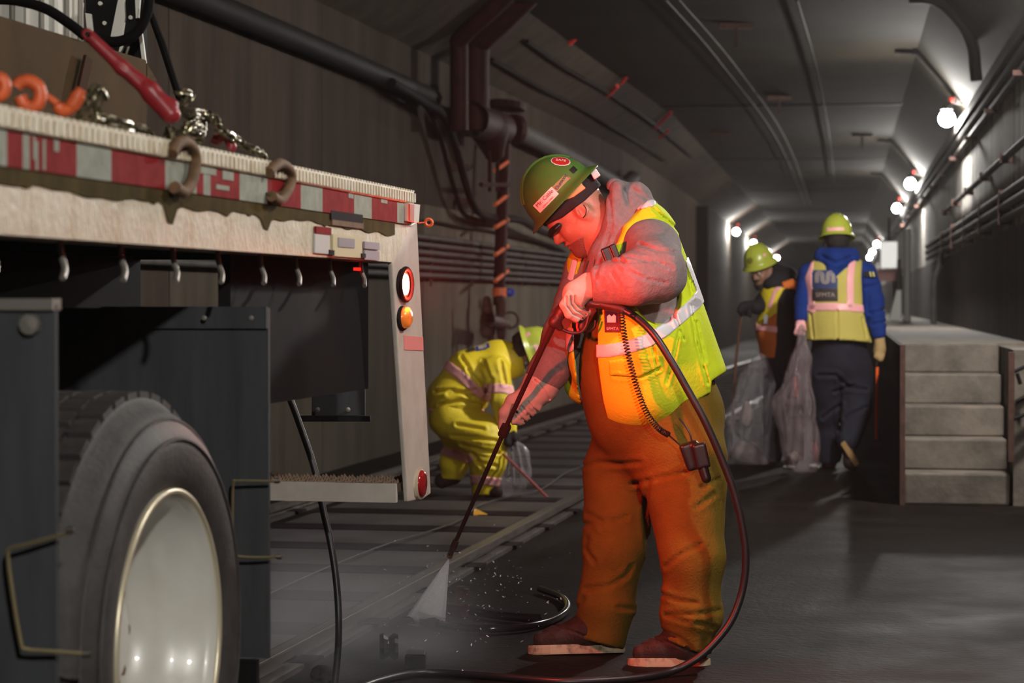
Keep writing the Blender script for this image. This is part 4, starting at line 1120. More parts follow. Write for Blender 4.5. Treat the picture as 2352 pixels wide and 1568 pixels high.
# beard along the jaw
bd = both(grow(headW, .0035), U(.02, ell(LW_(.062, 0, -.118), (.060, .085, .040), axW), ell(LW_(.0, 0, -.108), (.07, .09, .024), axW)))
bd = cut(bd, ell(LW_(.10, 0, -.06), (.02, .022, .010), axW), .004)
def beardmask(p):
    q = (p - np.array(HC)) / 1.02; lf = q @ axW[0]; lu = q @ axW[2]; ll = q @ axW[1]
    jaw = np.maximum(lu - np.interp(lf, [-.07, -.03, .01, .07, .12], [-.135, -.104, -.086, -.066, -.055]), -.07 - lf)
    mus = np.maximum(np.maximum(lu + .040, -.050 - lu), np.maximum(.080 - lf, np.abs(ll) - .034))
    return jaw
bd = both(grow(headW, .0035), beardmask)
bd = cut(bd, ell(LW_(.10, 0, -.062), (.022, .024, .012), axW), .004)
blob('beard', bd, *W.box(1265, 500, 1410, 650, -.12, .12), .0032, m_beard, PW)
# black skull cap below the hat, orange suspension flap
def capmask(p):
    q = (p - np.array(HC)) / 1.02; lf = q @ axW[0]; lu = q @ axW[2]
    low = np.interp(lf, [-.12, -.04, .053, .112], [-.002, .002, .018, .044])
    return np.maximum(lu - .075, low - lu)
capf = both(grow(U(.02, headW, ell(LW_(-.012, 0, .03), (.102, .082, .096), axW)), .008), capmask)
blob('skull_cap', capf, *W.box(1215, 370, 1420, 560, -.13, .13), .005, m_blackcloth, PW)
# safety glasses
gl = both(U(.0, ell(LW_(.085, 0, .008), (.036, .072, .017), axW)), half(LW_(.07, 0, 0), -axW[0]))
blob('safety_glasses', gl, *W.box(1235, 480, 1345, 560, -.12, .12), .004, m_plastic, PW)
# ear plug cord
MB().tube(catmull([Vector(W.w(1340, 470, -.105)), Vector(W.w(1346, 480, -.108)), Vector(W.w(1345, 492, -.108)), Vector(W.w(1339, 500, -.10))], 5), .0018, 5).build('ear_plug_cord', m_plastic, PW)
# hat
hc = LW_(-.006, 0, .064)
hatW, hsdf = hat(PW, hc, uh, fh2, m_hatgreen, 1.0, .146, .146)
def hx(px, py): return Vector(W.w(px, py, -.12))
rt = Vector((.705, 0, .71)); upd = Vector((-.71, 0, .705)); 
lab = decal(hatW, hsdf, hx(1254, 458) + Vector((0, -.10, 0)), rt, upd, rect(.086, .034), m_sticker_white, 'name_sticker', .0016)
v, f = mesh_text('Mr. Cable', .0185); wrap(v, f, hx(1251, 455) + Vector((0, -.10, 0)), rt, upd, hsdf, .0026, m_ink, 'lettering', hatW)
v, f = mesh_text('LOCAL  UNIT', .008); wrap(v, f, hx(1259.5, 463.5) + Vector((0, -.10, 0)), rt, upd, hsdf, .0026, m_ink, 'lettering', hatW)
cir = [(.030 * math.cos(t), .024 * math.sin(t)) for t in np.linspace(0, 2 * math.pi, 12, endpoint=False)]
n2 = Vector((.15, -.62, .77)).normalized(); r2 = Vector((.98, 0, -.19))
r2 = (r2 - n2 * r2.dot(n2)).normalized(); u2 = n2.cross(r2)
o_ = Vector(W.w(1286, 379, -.05)) + n2 * .08
decal(hatW, hsdf, o_, r2, u2, [(x * 1.1, y * 1.15) for x, y in cir], m_sticker_white, 'round_sticker', .0014)
decal(hatW, hsdf, o_, r2, u2, cir, m_sticker_red, 'round_sticker', .0022)
v, f = mesh_text('SAFE', .016); wrap(v, f, o_, r2, u2, hsdf, .003, m_sticker_white, 'lettering', hatW)
decal(hatW, hsdf, hx(1318, 388) + Vector((0, -.10, .0)), rt, upd, rect(.020, .020), m_plastic, 'square_sticker')
r3 = Vector((.55, 0, .83)); u3 = Vector((-.83, 0, .55))
decal(hatW, hsdf, hx(1288, 420) + Vector((0, -.10, 0)), rt, upd, rect(.060, .022), mat('clear_sticker', (.30, .27, .12), .4), 'script_sticker', .0012)
v, f = mesh_text('Elumont', .018); wrap(v, f, hx(1289, 417) + Vector((0, -.10, 0)), r3, u3, hsdf, .0022, mat('plum_ink', (.05, .012, .05), .5), 'lettering', hatW)
decal(hatW, hsdf, hx(1307, 408) + Vector((0, -.10, 0)), rt, upd, [(-.005, -.004), (.005, -.004), (.002, .006)], m_sticker_red, 'red_dot')
# suspension and ratchet
sus = both(grow(capf, .006), lambda p: inpoly(*pix(p), [(1286, 462), (1333, 414), (1338, 424), (1346, 432), (1318, 452), (1290, 464)]) / W.ppm)
sus = both(sus, lambda p: p[:, 1] - (W.Y - .02))
blob('suspension_flap', sus, *W.box(1270, 400, 1360, 480, -.14, .0), .0035, m_hatorange, PW)
rk = rbox(W.w(1366, 402, -.01), (.010, .05, .022), None, .004)
MB().cbox(W.w(1366, 401, -.02), Vector((.008, 0, -.012)), (0, .045, 0), Vector((.010, 0, .007))).build('ratchet_knob', m_silver, PW, bevel=.003)

# --- overalls with folds
ov = U(.06, W.E(1512, 955, 0, 152, 150, .235), W.E(1470, 850, -.02, 142, 190, .235), W.C((1566, 1060, -.12, 106), (1592, 1275, -.2, 70), (1586, 1400, -.2, 64), (1582, 1478, -.2, 56)),
       W.C((1434, 1075, .1, 96), (1412, 1250, .05, 71), (1394, 1390, .04, 63), (1376, 1468, .04, 62)))
ov = U(.02, ov, W.E(1445, 1398, .04, 14, 12, .06), W.E(1640, 1420, -.2, 16, 20, .06), W.E(1535, 1360, -.22, 14, 18, .05))
foldsW = [[(1345, 1070), (1370, 1062), (1420, 1066), (1470, 1062)], [(1452, 1112), (1500, 1100), (1580, 1085)], [(1345, 1205), (1375, 1200), (1400, 1190)], [(1350, 1180), (1380, 1195)], [(1380, 1210), (1440, 1185)],
          [(1345, 1352), (1400, 1346), (1440, 1320), (1450, 1300)], [(1530, 1300), (1560, 1275), (1610, 1250)], [(1420, 1395), (1455, 1398)], [(1340, 1375), (1325, 1400)], [(1522, 1365), (1560, 1380), (1600, 1385)], [(1530, 1410), (1590, 1412), (1650, 1402)],
          [(1530, 1415), (1580, 1428)], [(1600, 1430), (1640, 1440)], [(1520, 1450), (1560, 1465), (1590, 1490)], [(1490, 1105), (1480, 1180), (1490, 1270)], [(1610, 1120), (1650, 1100)], [(1600, 1165), (1640, 1135)], [(1350, 1235), (1345, 1260), (1365, 1290)]]
hemW = interp([(1200, 1474), (1300, 1470), (1340, 1468), (1380, 1478), (1432, 1490), (1500, 1456), (1540, 1474), (1590, 1494), (1660, 1510)])
ov = mask2(creased(rumple(ov, .0035, 26, 4), foldsW, W.ppm, .0062, 5.5), lambda x, y: np.maximum(y - hemW(x), interp([(1280, 700), (1385, 700), (1400, 765), (1700, 800)])(x) - y))
blob('overalls', ov, *W.box(1290, 690, 1690, 1520, -.42, .34), .0095, m_duck, PW)
# --- hoodie: trunk, both sleeves, hood bunched at the nape
trunk = U(.05, W.C((1458, 562, 0, 88), (1490, 760, 0, 118)), W.E(1420, 640, -.02, 75, 90, .20))
slL = W.C((1495, 575, -.14, 70), (1505, 625, -.28, 63), (1455, 642, -.33, 50), (1395, 650, -.30, 36), (1366, 655, -.29, 33), k=.05)
slR = W.C((1352, 628, .12, 60), (1330, 690, .10, 47), (1296, 770, .05, 44), (1262, 850, .0, 40), (1244, 880, -.0, 36), k=.05)
hoodW = U(.03, W.C((1412, 428, .0, 20), (1440, 455, 0, 32), (1475, 495, 0, 42)), W.C((1418, 432, -.070, 18), (1410, 520, -.080, 28), (1384, 590, -.080, 27), (1366, 640, -.08, 24)), W.C((1418, 432, .075, 18), (1410, 530, .10, 30), (1370, 600, .10, 26)), W.C((1445, 500, 0, 60), (1440, 560, 0, 70)), W.C((1465, 432, -.03, 16), (1480, 448, .03, 15)))
hood_full = cut(U(.035, trunk, hoodW), grow(cone(W.w(1340, 470), W.w(1412, 540), W.r(62), W.r(56)), .004), .012)
hood_full = U(.03, hood_full, slL, slR)
crs = [[(1404, 600), (1440, 602), (1490, 600)], [(1440, 620), (1480, 640), (1530, 650)], [(1382, 640), (1390, 665), (1398, 685)], [(1370, 630), (1380, 660)], [(1420, 585), (1440, 610)], [(1405, 625), (1425, 655)], [(1470, 560), (1510, 575), (1550, 580)], [(1440, 590), (1500, 598), (1545, 615)],
       [(1400, 440), (1405, 520), (1380, 590)], [(1430, 430), (1445, 470)], [(1455, 435), (1500, 470)], [(1270, 800), (1300, 812)], [(1262, 840), (1290, 850)], [(1280, 770), (1310, 790)], [(1300, 700), (1330, 720)], [(1378, 600), (1345, 700)]]
hood_full = creased(rumple(hood_full, .003, 34, 9), crs, W.ppm, .0048, 4.0)
cuffcut = half(W.w(1240, 888, 0), W.w(1225, 915) - W.w(1255, 860))
cuff2 = half(W.w(1358, 652, -.29), W.w(1330, 655) - W.w(1370, 651))
def hoodf(p):
    d = hood_full(p)
    x, y = pix(p)
    far = (x < 1330) & (y > 700)
    d = np.where(far, np.maximum(d, cuffcut(p)), d)
    nr = (p[:, 1] < W.Y - .18) & (x < 1400)
    return np.where(nr, np.maximum(d, cuff2(p)), d)
blob('hoodie', hoodf, *W.box(1180, 395, 1600, 900, -.46, .32), .0085, m_hood, PW)
# zip and drawstring
MB().tube(catmull([Vector(W.w(1352, 598, -.17)), Vector(W.w(1344, 625, -.18)), Vector(W.w(1341, 650, -.18))], 5), .0022, 5).build('drawstring', m_plastic, PW)
# --- vest
vt = U(.05, cone(W.w(1458, 555, 0), W.w(1512, 868, 0), W.r(100), W.r(156)), W.E(1455, 800, -.03, 152, 165, .275), W.E(1470, 900, -.03, 120, 110, .26))
vt = U(.04, vt, W.C((1484, 498, -.07, 32), (1440, 560, -.12, 30), (1412, 640, -.14, 34)), W.C((1345, 610, .10, 46), (1330, 720, .10, 44), (1345, 880, .08, 50)))
v_right = interp([(380, 1560), (455, 1496), (470, 1482), (510, 1450), (570, 1417), (640, 1392), (690, 1377), (770, 1371), (830, 1373), (920, 1385), (970, 1397), (1020, 1388)])
v_left = interp([(380, 1290), (590, 1338), (640, 1322), (690, 1308), (740, 1313), (850, 1322), (905, 1330), (960, 1348), (1020, 1352)])
v_hem = interp([(1280, 950), (1312, 962), (1345, 952), (1350, 1000), (1390, 1005), (1450, 992), (1509, 973), (1632, 900), (1634, 874), (1669, 851), (1700, 840)])
v_rt = interp([(440, 1520), (470, 1520), (540, 1568), (600, 1592), (640, 1606), (740, 1640), (850, 1668), (900, 1680)])
def vmask(x, y):
    opening = np.minimum(x - v_left(y), v_right(y) - x)
    d = np.maximum(opening, y - v_hem(x))
    return np.maximum(d, 455 - y)
arm_hole = U(.02, W.E(1504, 628, -.24, 68, 118, .27, -12), W.C((1505, 610, -.2, 56), (1490, 660, -.45, 60)))
vs = cut(mask2(vt, vmask), arm_hole, .006)
vs = cut(vs, W.E(1330, 650, .30, 50, 60, .17), .006)
vs = U(.01, vs, W.C((1480, 488, -.085, 15), (1446, 528, -.135, 15), (1424, 575, -.165, 13), (1411, 622, -.19, 12), (1402, 668, -.20, 12), k=.01))
vcr = [[(1412, 864), (1450, 868), (1470, 868), (1516, 846)], [(1560, 760), (1545, 830), (1530, 880)], [(1585, 700), (1600, 790), (1625, 880)], [(1500, 800), (1510, 850)], [(1600, 740), (1620, 830)], [(1540, 700), (1570, 780)], [(1575, 610), (1590, 680)], [(1500, 480), (1560, 530)]]
vs = creased(rumple(vs, .003, 22, 12), vcr, W.ppm, .007, 3.6)
vlo, vhi = W.box(1270, 445, 1700, 1015, -.38, .36)
blob('vest', vs, vlo, vhi, .007, m_lime, PW)
tapes = [([(1360, 807), (1400, 805), (1440, 798), (1490, 781), (1530, 755), (1565, 725), (1598, 695)], 15), ([(1598, 694), (1618, 668), (1604, 640), (1590, 600)], 15), ([(1466, 474), (1498, 466)], 8), ([(1309, 760), (1309, 800)], 9), ([(1320, 600), (1300, 680)], 7)]
for pts, hw in tapes:
    dm = .34 if hw < 10 else .12
    blob('reflective_stripe', band2(vs, pts, hw, .0055, dm, W.Y), vlo, vhi, .0052, m_silver, PW)
# armhole piping and pocket flap
blob('pocket_flap', both(grow(vs, .006), lambda p: np.maximum(inpoly(*pix(p), [(1398, 828), (1514, 816), (1516, 842), (1470, 866), (1400, 862)]) / W.ppm, p[:, 1] - W.Y)), *W.box(1385, 800, 1530, 880, -.36, .0), .006, m_lime, PW)
# id badge patch on the chest
bsd = vs
def chest(px, py): return Vector(W.w(px, py, -.33))
rX = Vector((1, 0, 0)); rZ = Vector((0, 0, 1))
def sheet(parent, sdf, org, pts, m, name, lift): return decal(parent, sdf, org, rX, rZ, pts, m, name, lift)
o_ = Vector(W.w(1411, 738, -.40))
m_navyp = mat('navy_patch', (.02, .022, .10), .6); m_plum = mat('plum_patch', (.09, .015, .025), .6); m_bluep = mat('blue_patch', (.05, .10, .30), .6)
sheet(PW, bsd, o_, rect(.050, .072), m_plum, 'chest_patch', .003)
sheet(PW, bsd, Vector(W.w(1409, 728, -.40)), rect(.036, .036), m_navyp, 'chest_patch', .0042)
sheet(PW, bsd, Vector(W.w(1409, 731, -.40)), [(-.014, -.014), (.014, -.014), (.014, .007), (.008, .013), (.001, .005), (-.007, .012), (-.014, .005)], m_sticker_white, 'chest_emblem', .0052)
v, f = mesh_text('SFMTA', .013); wrap(v, f, Vector(W.w(1411, 756, -.40)), rX, rZ, bsd, .0046, m_sticker_white, 'lettering', PW)

# --- gloves
def hand(name, palm, fingers, thumb, m, lo, hi, h, parent, cuff, grooves=()):
    f_ = U(.012, palm, cuff)
    for fg in fingers: f_ = U(.0035, f_, fg)
    f_ = U(.010, f_, thumb)
    if grooves: f_ = creased(f_, grooves, W.ppm, .0055, 2.3)
    return blob(name, f_, lo, hi, h, m, parent)
# left hand closed round the trigger grip
palm = U(.02, W.C((1350, 655, -.285, 26), (1322, 672, -.30, 27)), W.E(1322, 682, -.29, 26, 26, .034))
cuffL = W.C((1384, 650, -.29, 31), (1358, 655, -.288, 29))
fing = []
for k in range(4):
    x0, dd = 1304 + 8.5 * k, -.328 + .010 * k
    fing.append(W.C((x0 + 3, 676 - k, dd, 9.5), (x0 - 9 + 1.5 * k, 700 - 2 * k, dd - .004, 9.2), (x0 + 2, 722 - 4 * k, dd + .004, 8.6), (x0 + 20, 733 - 5 * k, dd + .024, 7.6), k=.006))
thumb = W.C((1345, 668, -.25, 13), (1322, 690, -.235, 11), (1316, 712, -.245, 9.5), k=.008)
hand('glove', palm, fing, thumb, m_glove, *W.box(1275, 610, 1400, 750, -.38, -.18), .0034, PW, cuffL, [[(1301, 682), (1302, 702), (1316, 720), (1338, 730)], [(1311, 680), (1312, 698), (1325, 714), (1346, 722)], [(1321, 680), (1321, 694), (1333, 706), (1352, 713)]])
# right hand round the lance: thumb along the left, four fingers curled at the right
palm = U(.02, W.C((1232, 892, -.0, 30), (1205, 922, -.01, 30)), W.E(1212, 920, -.01, 30, 26, .036, 35))
cuffR = W.C((1252, 868, 0, 39), (1240, 888, 0, 40), (1228, 905, 0, 31), k=.02)
fing = []
for k in range(4):
    bx, by = 1232 - 13 * k, 912 + 12 * k
    fing.append(W.C((bx - 16, by - 4, .035, 13), (bx + 2, by + 8, .012, 12.5), (bx + 1, by + 20 - k, -.018, 11.5), (bx - 12, by + 20 - k, -.036, 10), k=.008))
thumb = W.C((1205, 902, -.03, 14), (1176, 920, -.03, 14), (1159, 948, -.025, 13), (1154, 980, -.012, 10.5), k=.01)
hand('glove', palm, fing, thumb, m_glove, *W.box(1130, 830, 1300, 1010, -.12, .12), .0036, PW, cuffR, [[(1212, 922), (1226, 938), (1236, 946)], [(1199, 934), (1212, 950), (1220, 958)], [(1187, 946), (1199, 962), (1206, 968)], [(1178, 930), (1172, 952), (1172, 975)], [(1228, 872), (1252, 898), (1262, 916)]])

# --- boots
def boot(toe, heel, yb_toe, yb_heel, topx, topy, d):
    yt, yh = yb_toe - 22, yb_heel - 22
    up_ = U(.03, W.C((toe + 34, yt - 12, d, 22), (toe + 75, yt - 18, d, 28), (toe + 125, yt - 30, d, 36), (topx + 20, topy, d, 42)), W.C((heel - 40, yh - 16, d, 33), (topx + 25, topy, d, 42)))
    n_ = W.w(toe, yt) - W.w(heel, yh); nn = np.array((-n_[2], 0, n_[0])); nn = nn * np.sign(nn[2])
    up_ = both(up_, half(W.w(heel, yh, d), -nn))
    b = blob('boot', creased(up_, [[(toe + 10, yt - 30), (toe + 70, yt - 36)], [(toe + 60, yt - 48), (toe + 110, yt - 30), (toe + 160, yt - 8)]], W.ppm, .003, 2.5), *W.box(toe - 20, topy - 60, heel + 30, yb_heel + 10, d - .12, d + .12), .0055, m_boot, PW)
    ol = []
    L_ = heel - toe
    for k in range(28):
        t = 2 * math.pi * k / 28; c_, s_ = math.cos(t), math.sin(t)
        ol.append(((toe + L_ / 2) + L_ / 2 * math.copysign(abs(c_) ** .75, c_), s_ * (.050 if c_ > .0 else .056) * (1 - .12 * (1 if -.3 < c_ < .4 else 0))))
    v = []; n = len(ol)
    for (lift, sc) in ((0, .985), (4, 1.0), (16, 1.0), (22, .99)):
        for (x, dd) in ol:
            t = (x - toe) / L_; yb = yb_toe + (yb_heel - yb_toe) * t
            cx = toe + L_ / 2
            v.append(Vector(W.w(cx + (x - cx) * sc, yb - lift, d + dd * sc)))
    f = [tuple(range(n))[::-1], tuple(range(3 * n, 4 * n))]
    for r in range(3):
        for k in range(n): f.append((r * n + k, r * n + (k + 1) % n, r * n + n + (k + 1) % n, r * n + n + k))
    raw('sole', v, f, m_sole, b, smooth=False)
boot(1212, 1436, 1504, 1498, 1345, 1440, .03)
boot(1441, 1632, 1533, 1533, 1550, 1462, -.2)

# --- radio, hand mic and coiled cord: clipped on, a thing of its own
rd = thing('two_way_radio', W.w(1605, 1060, -.36), 'black two way radio at the hip with coiled cord and shoulder microphone', 'radio')
blob('radio_body', U(.008, rbox(W.w(1590, 1046, -.335), (.030, .022, .045), ((.94, 0, .34), (0, 1, 0), (-.34, 0, .94)), .010), rbox(W.w(1610, 1046, -.35), (.022, .02, .040), ((.97, 0, .22), (0, 1, 0), (-.22, 0, .97)), .006)), *W.box(1550, 990, 1650, 1100, -.40, -.28), .005, m_plastic, rd)
blob('radio_antenna', W.C((1612, 1065, -.35, 12), (1622, 1098, -.355, 11), k=.004), *W.box(1590, 1040, 1645, 1120, -.40, -.30), .005, m_plastic, rd)
blob('shoulder_microphone', U(.004, rbox(W.w(1400, 584, -.235), (.022, .016, .026), ((.93, 0, .37), (0, 1, 0), (-.37, 0, .93)), .004), rbox(W.w(1412, 577, -.245), (.010, .012, .024), ((.93, 0, .37), (0, 1, 0), (-.37, 0, .93)), .003)), *W.box(1370, 545, 1435, 620, -.28, -.20), .004, m_plastic, rd)
cp = catmull([Vector(W.w(1427, 716, -.37)), Vector(W.w(1434, 770, -.36)), Vector(W.w(1447, 830, -.365)), Vector(W.w(1463, 890, -.36)), Vector(W.w(1484, 945, -.35)), Vector(W.w(1512, 983, -.34)), Vector(W.w(1535, 998, -.325))], 60)
hel = []
for i, q in enumerate(cp):
    tn = (cp[min(i + 1, len(cp) - 1)] - cp[max(i - 1, 0)]).normalized(); x_, y_, a_ = frame(tn)
    for s_ in (0, 1):
        t = (i * 2 + s_) * 2 * math.pi / 14
        hel.append(q + (cp[min(i + 1, len(cp) - 1)] - q) * (s_ / 2) + (x_ * math.cos(t) + y_ * math.sin(t)) * .0085)
MB().tube(hel, .0021, 5).build('coiled_cord', m_plastic, rd)
for pts in ([(1535, 998, -.325), (1560, 1020, -.34), (1578, 1036, -.345)], [(1560, 960, -.33), (1582, 990, -.345), (1592, 1025, -.345)]):
    MB().tube(catmull([Vector(W.w(*p)) for p in pts], 5), .0028, 6).build('radio_lead', m_plastic, rd)

# ================================================================== spray gun, lance and hose
gun = thing('pressure_washer_lance', W.w(1290, 730, -.30), 'dark red pressure washer lance with trigger gun held in both gloves', 'spray lance')
blob('grip_body', U(.008, W.C((1272, 742, -.29, 11), (1290, 715, -.29, 13), (1306, 690, -.285, 12), k=.01), W.C((1300, 700, -.28, 12), (1345, 694, -.28, 10), (1380, 699, -.28, 10), k=.01), W.C((1343, 700, -.275, 10), (1341, 730, -.275, 9), (1336, 752, -.275, 8), k=.01), W.C((1274, 738, -.29, 13), (1286, 752, -.285, 8), k=.01)), *W.box(1240, 660, 1400, 780, -.36, -.22), .004, m_dbrown, gun)
MB().tube(catmull([Vector(W.w(x, y, -.285)) for x, y in ((1280, 742), (1292, 756), (1312, 764), (1334, 762), (1346, 748), (1352, 725))], 6), .0055, 8).build('trigger_guard', m_dbrown, gun, smooth=True)
MB().tube(catmull([Vector(W.w(x, y, -.285)) for x, y in ((1326, 738), (1325, 750), (1328, 760))], 4), .0035, 6).build('trigger', m_redtape, gun)
MB().tube(catmull([Vector(W.w(x, y, -.27)) for x, y in ((1338, 762), (1356, 760), (1366, 750), (1368, 735))], 5), .0045, 6).build('lock_loop', m_plastic, gun)
m_brass = mat('brass_fitting', (.5, .26, .12), .35, .8)
MB().tube([Vector(W.w(1350, 696, -.285)), Vector(W.w(1380, 700, -.285))], .0095, 8).build('swivel', m_brass, gun, smooth=True)
MB().tube([Vector(W.w(1377, 698, -.287)), Vector(W.w(1398, 702, -.29)), Vector(W.w(1425, 708, -.30)), Vector(W.w(1440, 716, -.305))], [.0150, .0165, .0165, .0125], 10).build('bend_guard', m_dbrown, gun, smooth=True)
l0 = Vector(W.w(1273, 742, -.29)); l1 = Vector(W.w(1166, 972, -.045)); l2 = P(1048, 1240, 7.62); l3 = P(1032, 1279, 7.66)
MB().tube([l0, l0 + (l1 - l0) * .18], .0105, 8).build('lance_collar', m_dbrown, gun, smooth=True)
MB().tube([l0 + (l1 - l0) * .15, l1, l2], [.0085, .0080, .0070], 8).build('lance_tube', m_dbrown, gun, smooth=True)
MB().tube([l1 + (l1 - l0) * .02, l1 + (l2 - l1) * .10], .017, 8).build('lance_sleeve', m_dbrown, gun, smooth=True)
MB().tube([l2, l2 + (l3 - l2) * .5, l2 + (l3 - l2) * .55, l3], [.011, .012, .009, .009], 8).build('nozzle_holder', m_rust, gun)
MB().tube([l2 + (l3 - l2) * .85, l3], .0098, 8).build('nozzle_tip', m_brass, gun)
hp_ = [W.w(1425, 708, -.30), W.w(1460, 728, -.32), W.w(1500, 766, -.36), W.w(1540, 826, -.38), W.w(1580, 896, -.39), W.w(1618, 965, -.40), W.w(1656, 1050, -.40), W.w(1686, 1130, -.40), W.w(1706, 1215, -.40), W.w(1713, 1290, -.40), W.w(1704, 1360, -.40), W.w(1680, 1424, -.41), W.w(1644, 1472, -.42), W.w(1600, 1512, -.43), W.w(1545, 1540, -.44)]
hp_ = [Vector(q) for q in hp_] + [G(1480, 1554, .013), G(1390, 1562, .012), G(1290, 1565, .012), G(1190, 1558, .012), G(1090, 1549, .012), G(1010, 1544, .012), G(955, 1546, .012), G(900, 1556, .012), G(840, 1574, .012), G(800, 1600, .012)]
o = MB().tube(catmull(hp_, 8), .0122, 10).build('pressure_hose', m_black, smooth=True)
tag(o, 'long black pressure hose looping from the lance to the wet floor', 'hose')
# ================================================================== man in the blue hoodie, seen from behind
def boot_small(F, pts, m, parent, lo, hi, sole=None):
    b = blob('boot', F.C(*pts, k=.03), lo, hi, .010, m, parent)
B4 = Fig(15.6)
PB = thing('person', B4.w(1930, 1075), 'person in blue hoodie and sandy vest walking away, seen from behind', 'person')
legs = U(.05, B4.E(1928, 830, 0, 66, 70, .15), B4.C((1927, 778, 0, 62), (1928, 830, 0, 66)), B4.C((1900, 860, -.02, 44), (1898, 950, .05, 36), (1902, 1030, .12, 26)), B4.C((1962, 860, -.02, 44), (1965, 940, -.05, 36), (1948, 1010, -.12, 28)))
trunk4 = U(.05, B4.C((1922, 640, 0, 62), (1925, 780, 0, 66), k=.05), B4.E(1921, 630, 0, 74, 42, .11))
armsR = B4.C((1988, 625, 0, 25), (2008, 690, -.02, 22), (2018, 765, -.07, 17)); armsL = B4.C((1856, 628, 0, 23), (1845, 690, -.02, 20), (1840, 730, -.08, 15))
hf4 = np.array((.05, .97, -.2)); hf4 /= np.linalg.norm(hf4); hu4 = np.array((0, .2, .97)); hu4 /= np.linalg.norm(hu4); hl4 = np.cross(hu4, hf4)
hd4, L4, ax4 = head_sdf(B4.w(1922, 560, .0), hf4, hu4, hl4)
blob('body', U(.03, hd4, cone(B4.w(1922, 560), B4.w(1922, 600), .06), grow(trunk4, -.03), grow(armsR, -.02), grow(armsL, -.02), grow(legs, -.03)), *B4.box(1810, 480, 2050, 1060, -.3, .3), .014, m_skin2, PB)
blob('hair', both(grow(hd4, .008), half(L4(.02, 0, 0), hf4)), *B4.box(1880, 500, 1965, 600, -.16, .12), .008, m_hair, PB)
h4, hs4 = hat(PB, L4(0, 0, .055), hu4, hf4, m_hatlime, .98, .138, .168)
hb4 = Vector(B4.w(1922, 527, -.14))
decal(h4, hs4, hb4 - Vector((0, .1, 0)), (1, 0, 0), (0, 0, 1), rect(.115, .036), m_red_glow_tape, 'reflective_strip', .002)
hood4 = U(.03, trunk4, armsR, armsL, B4.C((1890, 588, -.05, 20), (1920, 596, -.10, 26), (1955, 588, -.05, 20)), B4.C((1895, 590, .06, 18), (1950, 590, .06, 18)), B4.C((1920, 605, -.13, 26), (1912, 622, -.15, 16)))
hood4 = cut(hood4, cone(B4.w(1922, 540, .03), B4.w(1922, 590, .02), .075), .01)
hood4 = creased(rumple(hood4, .003, 26, 21), [[(1985, 660), (2015, 655)], [(2000, 720), (2028, 712)], [(2005, 745), (2030, 740)], [(1890, 590), (1920, 604), (1955, 590)]], B4.ppm, .012, 4)
hood4 = mask2(hood4, lambda x, y: np.where((x > 1846) & (x < 2004), y - 774.0, -60.0))
blob('hoodie', hood4, *B4.box(1815, 560, 2050, 800, -.3, .25), .012, m_blueh, PB)
vest4 = U(.05, B4.C((1922, 655, 0, 66), (1924, 730, 0, 70), (1926, 790, 0, 78), k=.05), B4.E(1921, 632, 0, 72, 40, .125))
vl = interp([(590, 1875), (605, 1865), (640, 1850), (700, 1851), (790, 1852)]); vr = interp([(585, 1968), (600, 1980), (640, 1978), (700, 1981), (740, 1988), (782, 2001)])
vest4 = mask2(grow(vest4, .020), lambda x, y: np.maximum(np.maximum(vl(y) - x, x - vr(y)), np.maximum(y - interp([(1840, 783), (1920, 779), (2010, 787)])(x), interp([(1850, 600), (1880, 596), (1895, 605), (1920, 636), (1945, 612), (1960, 590), (1990, 592)])(x) - y)))
vest4 = creased(rumple(vest4, .004, 20, 22), [[(1923, 712), (1924, 780)], [(1862, 720), (1868, 775)], [(1980, 730), (1990, 775)]], B4.ppm, .010, 2.5)
bx4 = B4.box(1835, 575, 2015, 800, -.3, .3)
blob('vest', vest4, *bx4, .011, m_sand, PB)
for pts, hw in (([(1852, 707), (1900, 704), (1950, 706), (1984, 709)], 9.0), ([(1861, 605), (1857, 640), (1862, 680), (1866, 712)], 8), ([(1958, 590), (1953, 640), (1953, 700)], 8.5)):
    blob('reflective_stripe', band2(vest4, pts, hw, .006, .0, B4.Y), *bx4, .009, m_red_glow_tape, PB)
m_logob = mat('blue_logo_ground', (.045, .065, .16), .7); m_logod = mat('dark_logo_ground', (.05, .035, .03), .7); m_logow = mat('pale_logo_print', (.45, .37, .33), .7)
lo_ = Vector(B4.w(1905, 648, -.4))
decal(PB, vest4, lo_, (1, 0, 0), (0, 0, 1), rect(.165, .175), m_logob, 'logo_patch', .005)
decal(PB, vest4, Vector(B4.w(1905, 677, -.4)), (1, 0, 0), (0, 0, 1), rect(.165, .085), m_logod, 'logo_patch', .008)
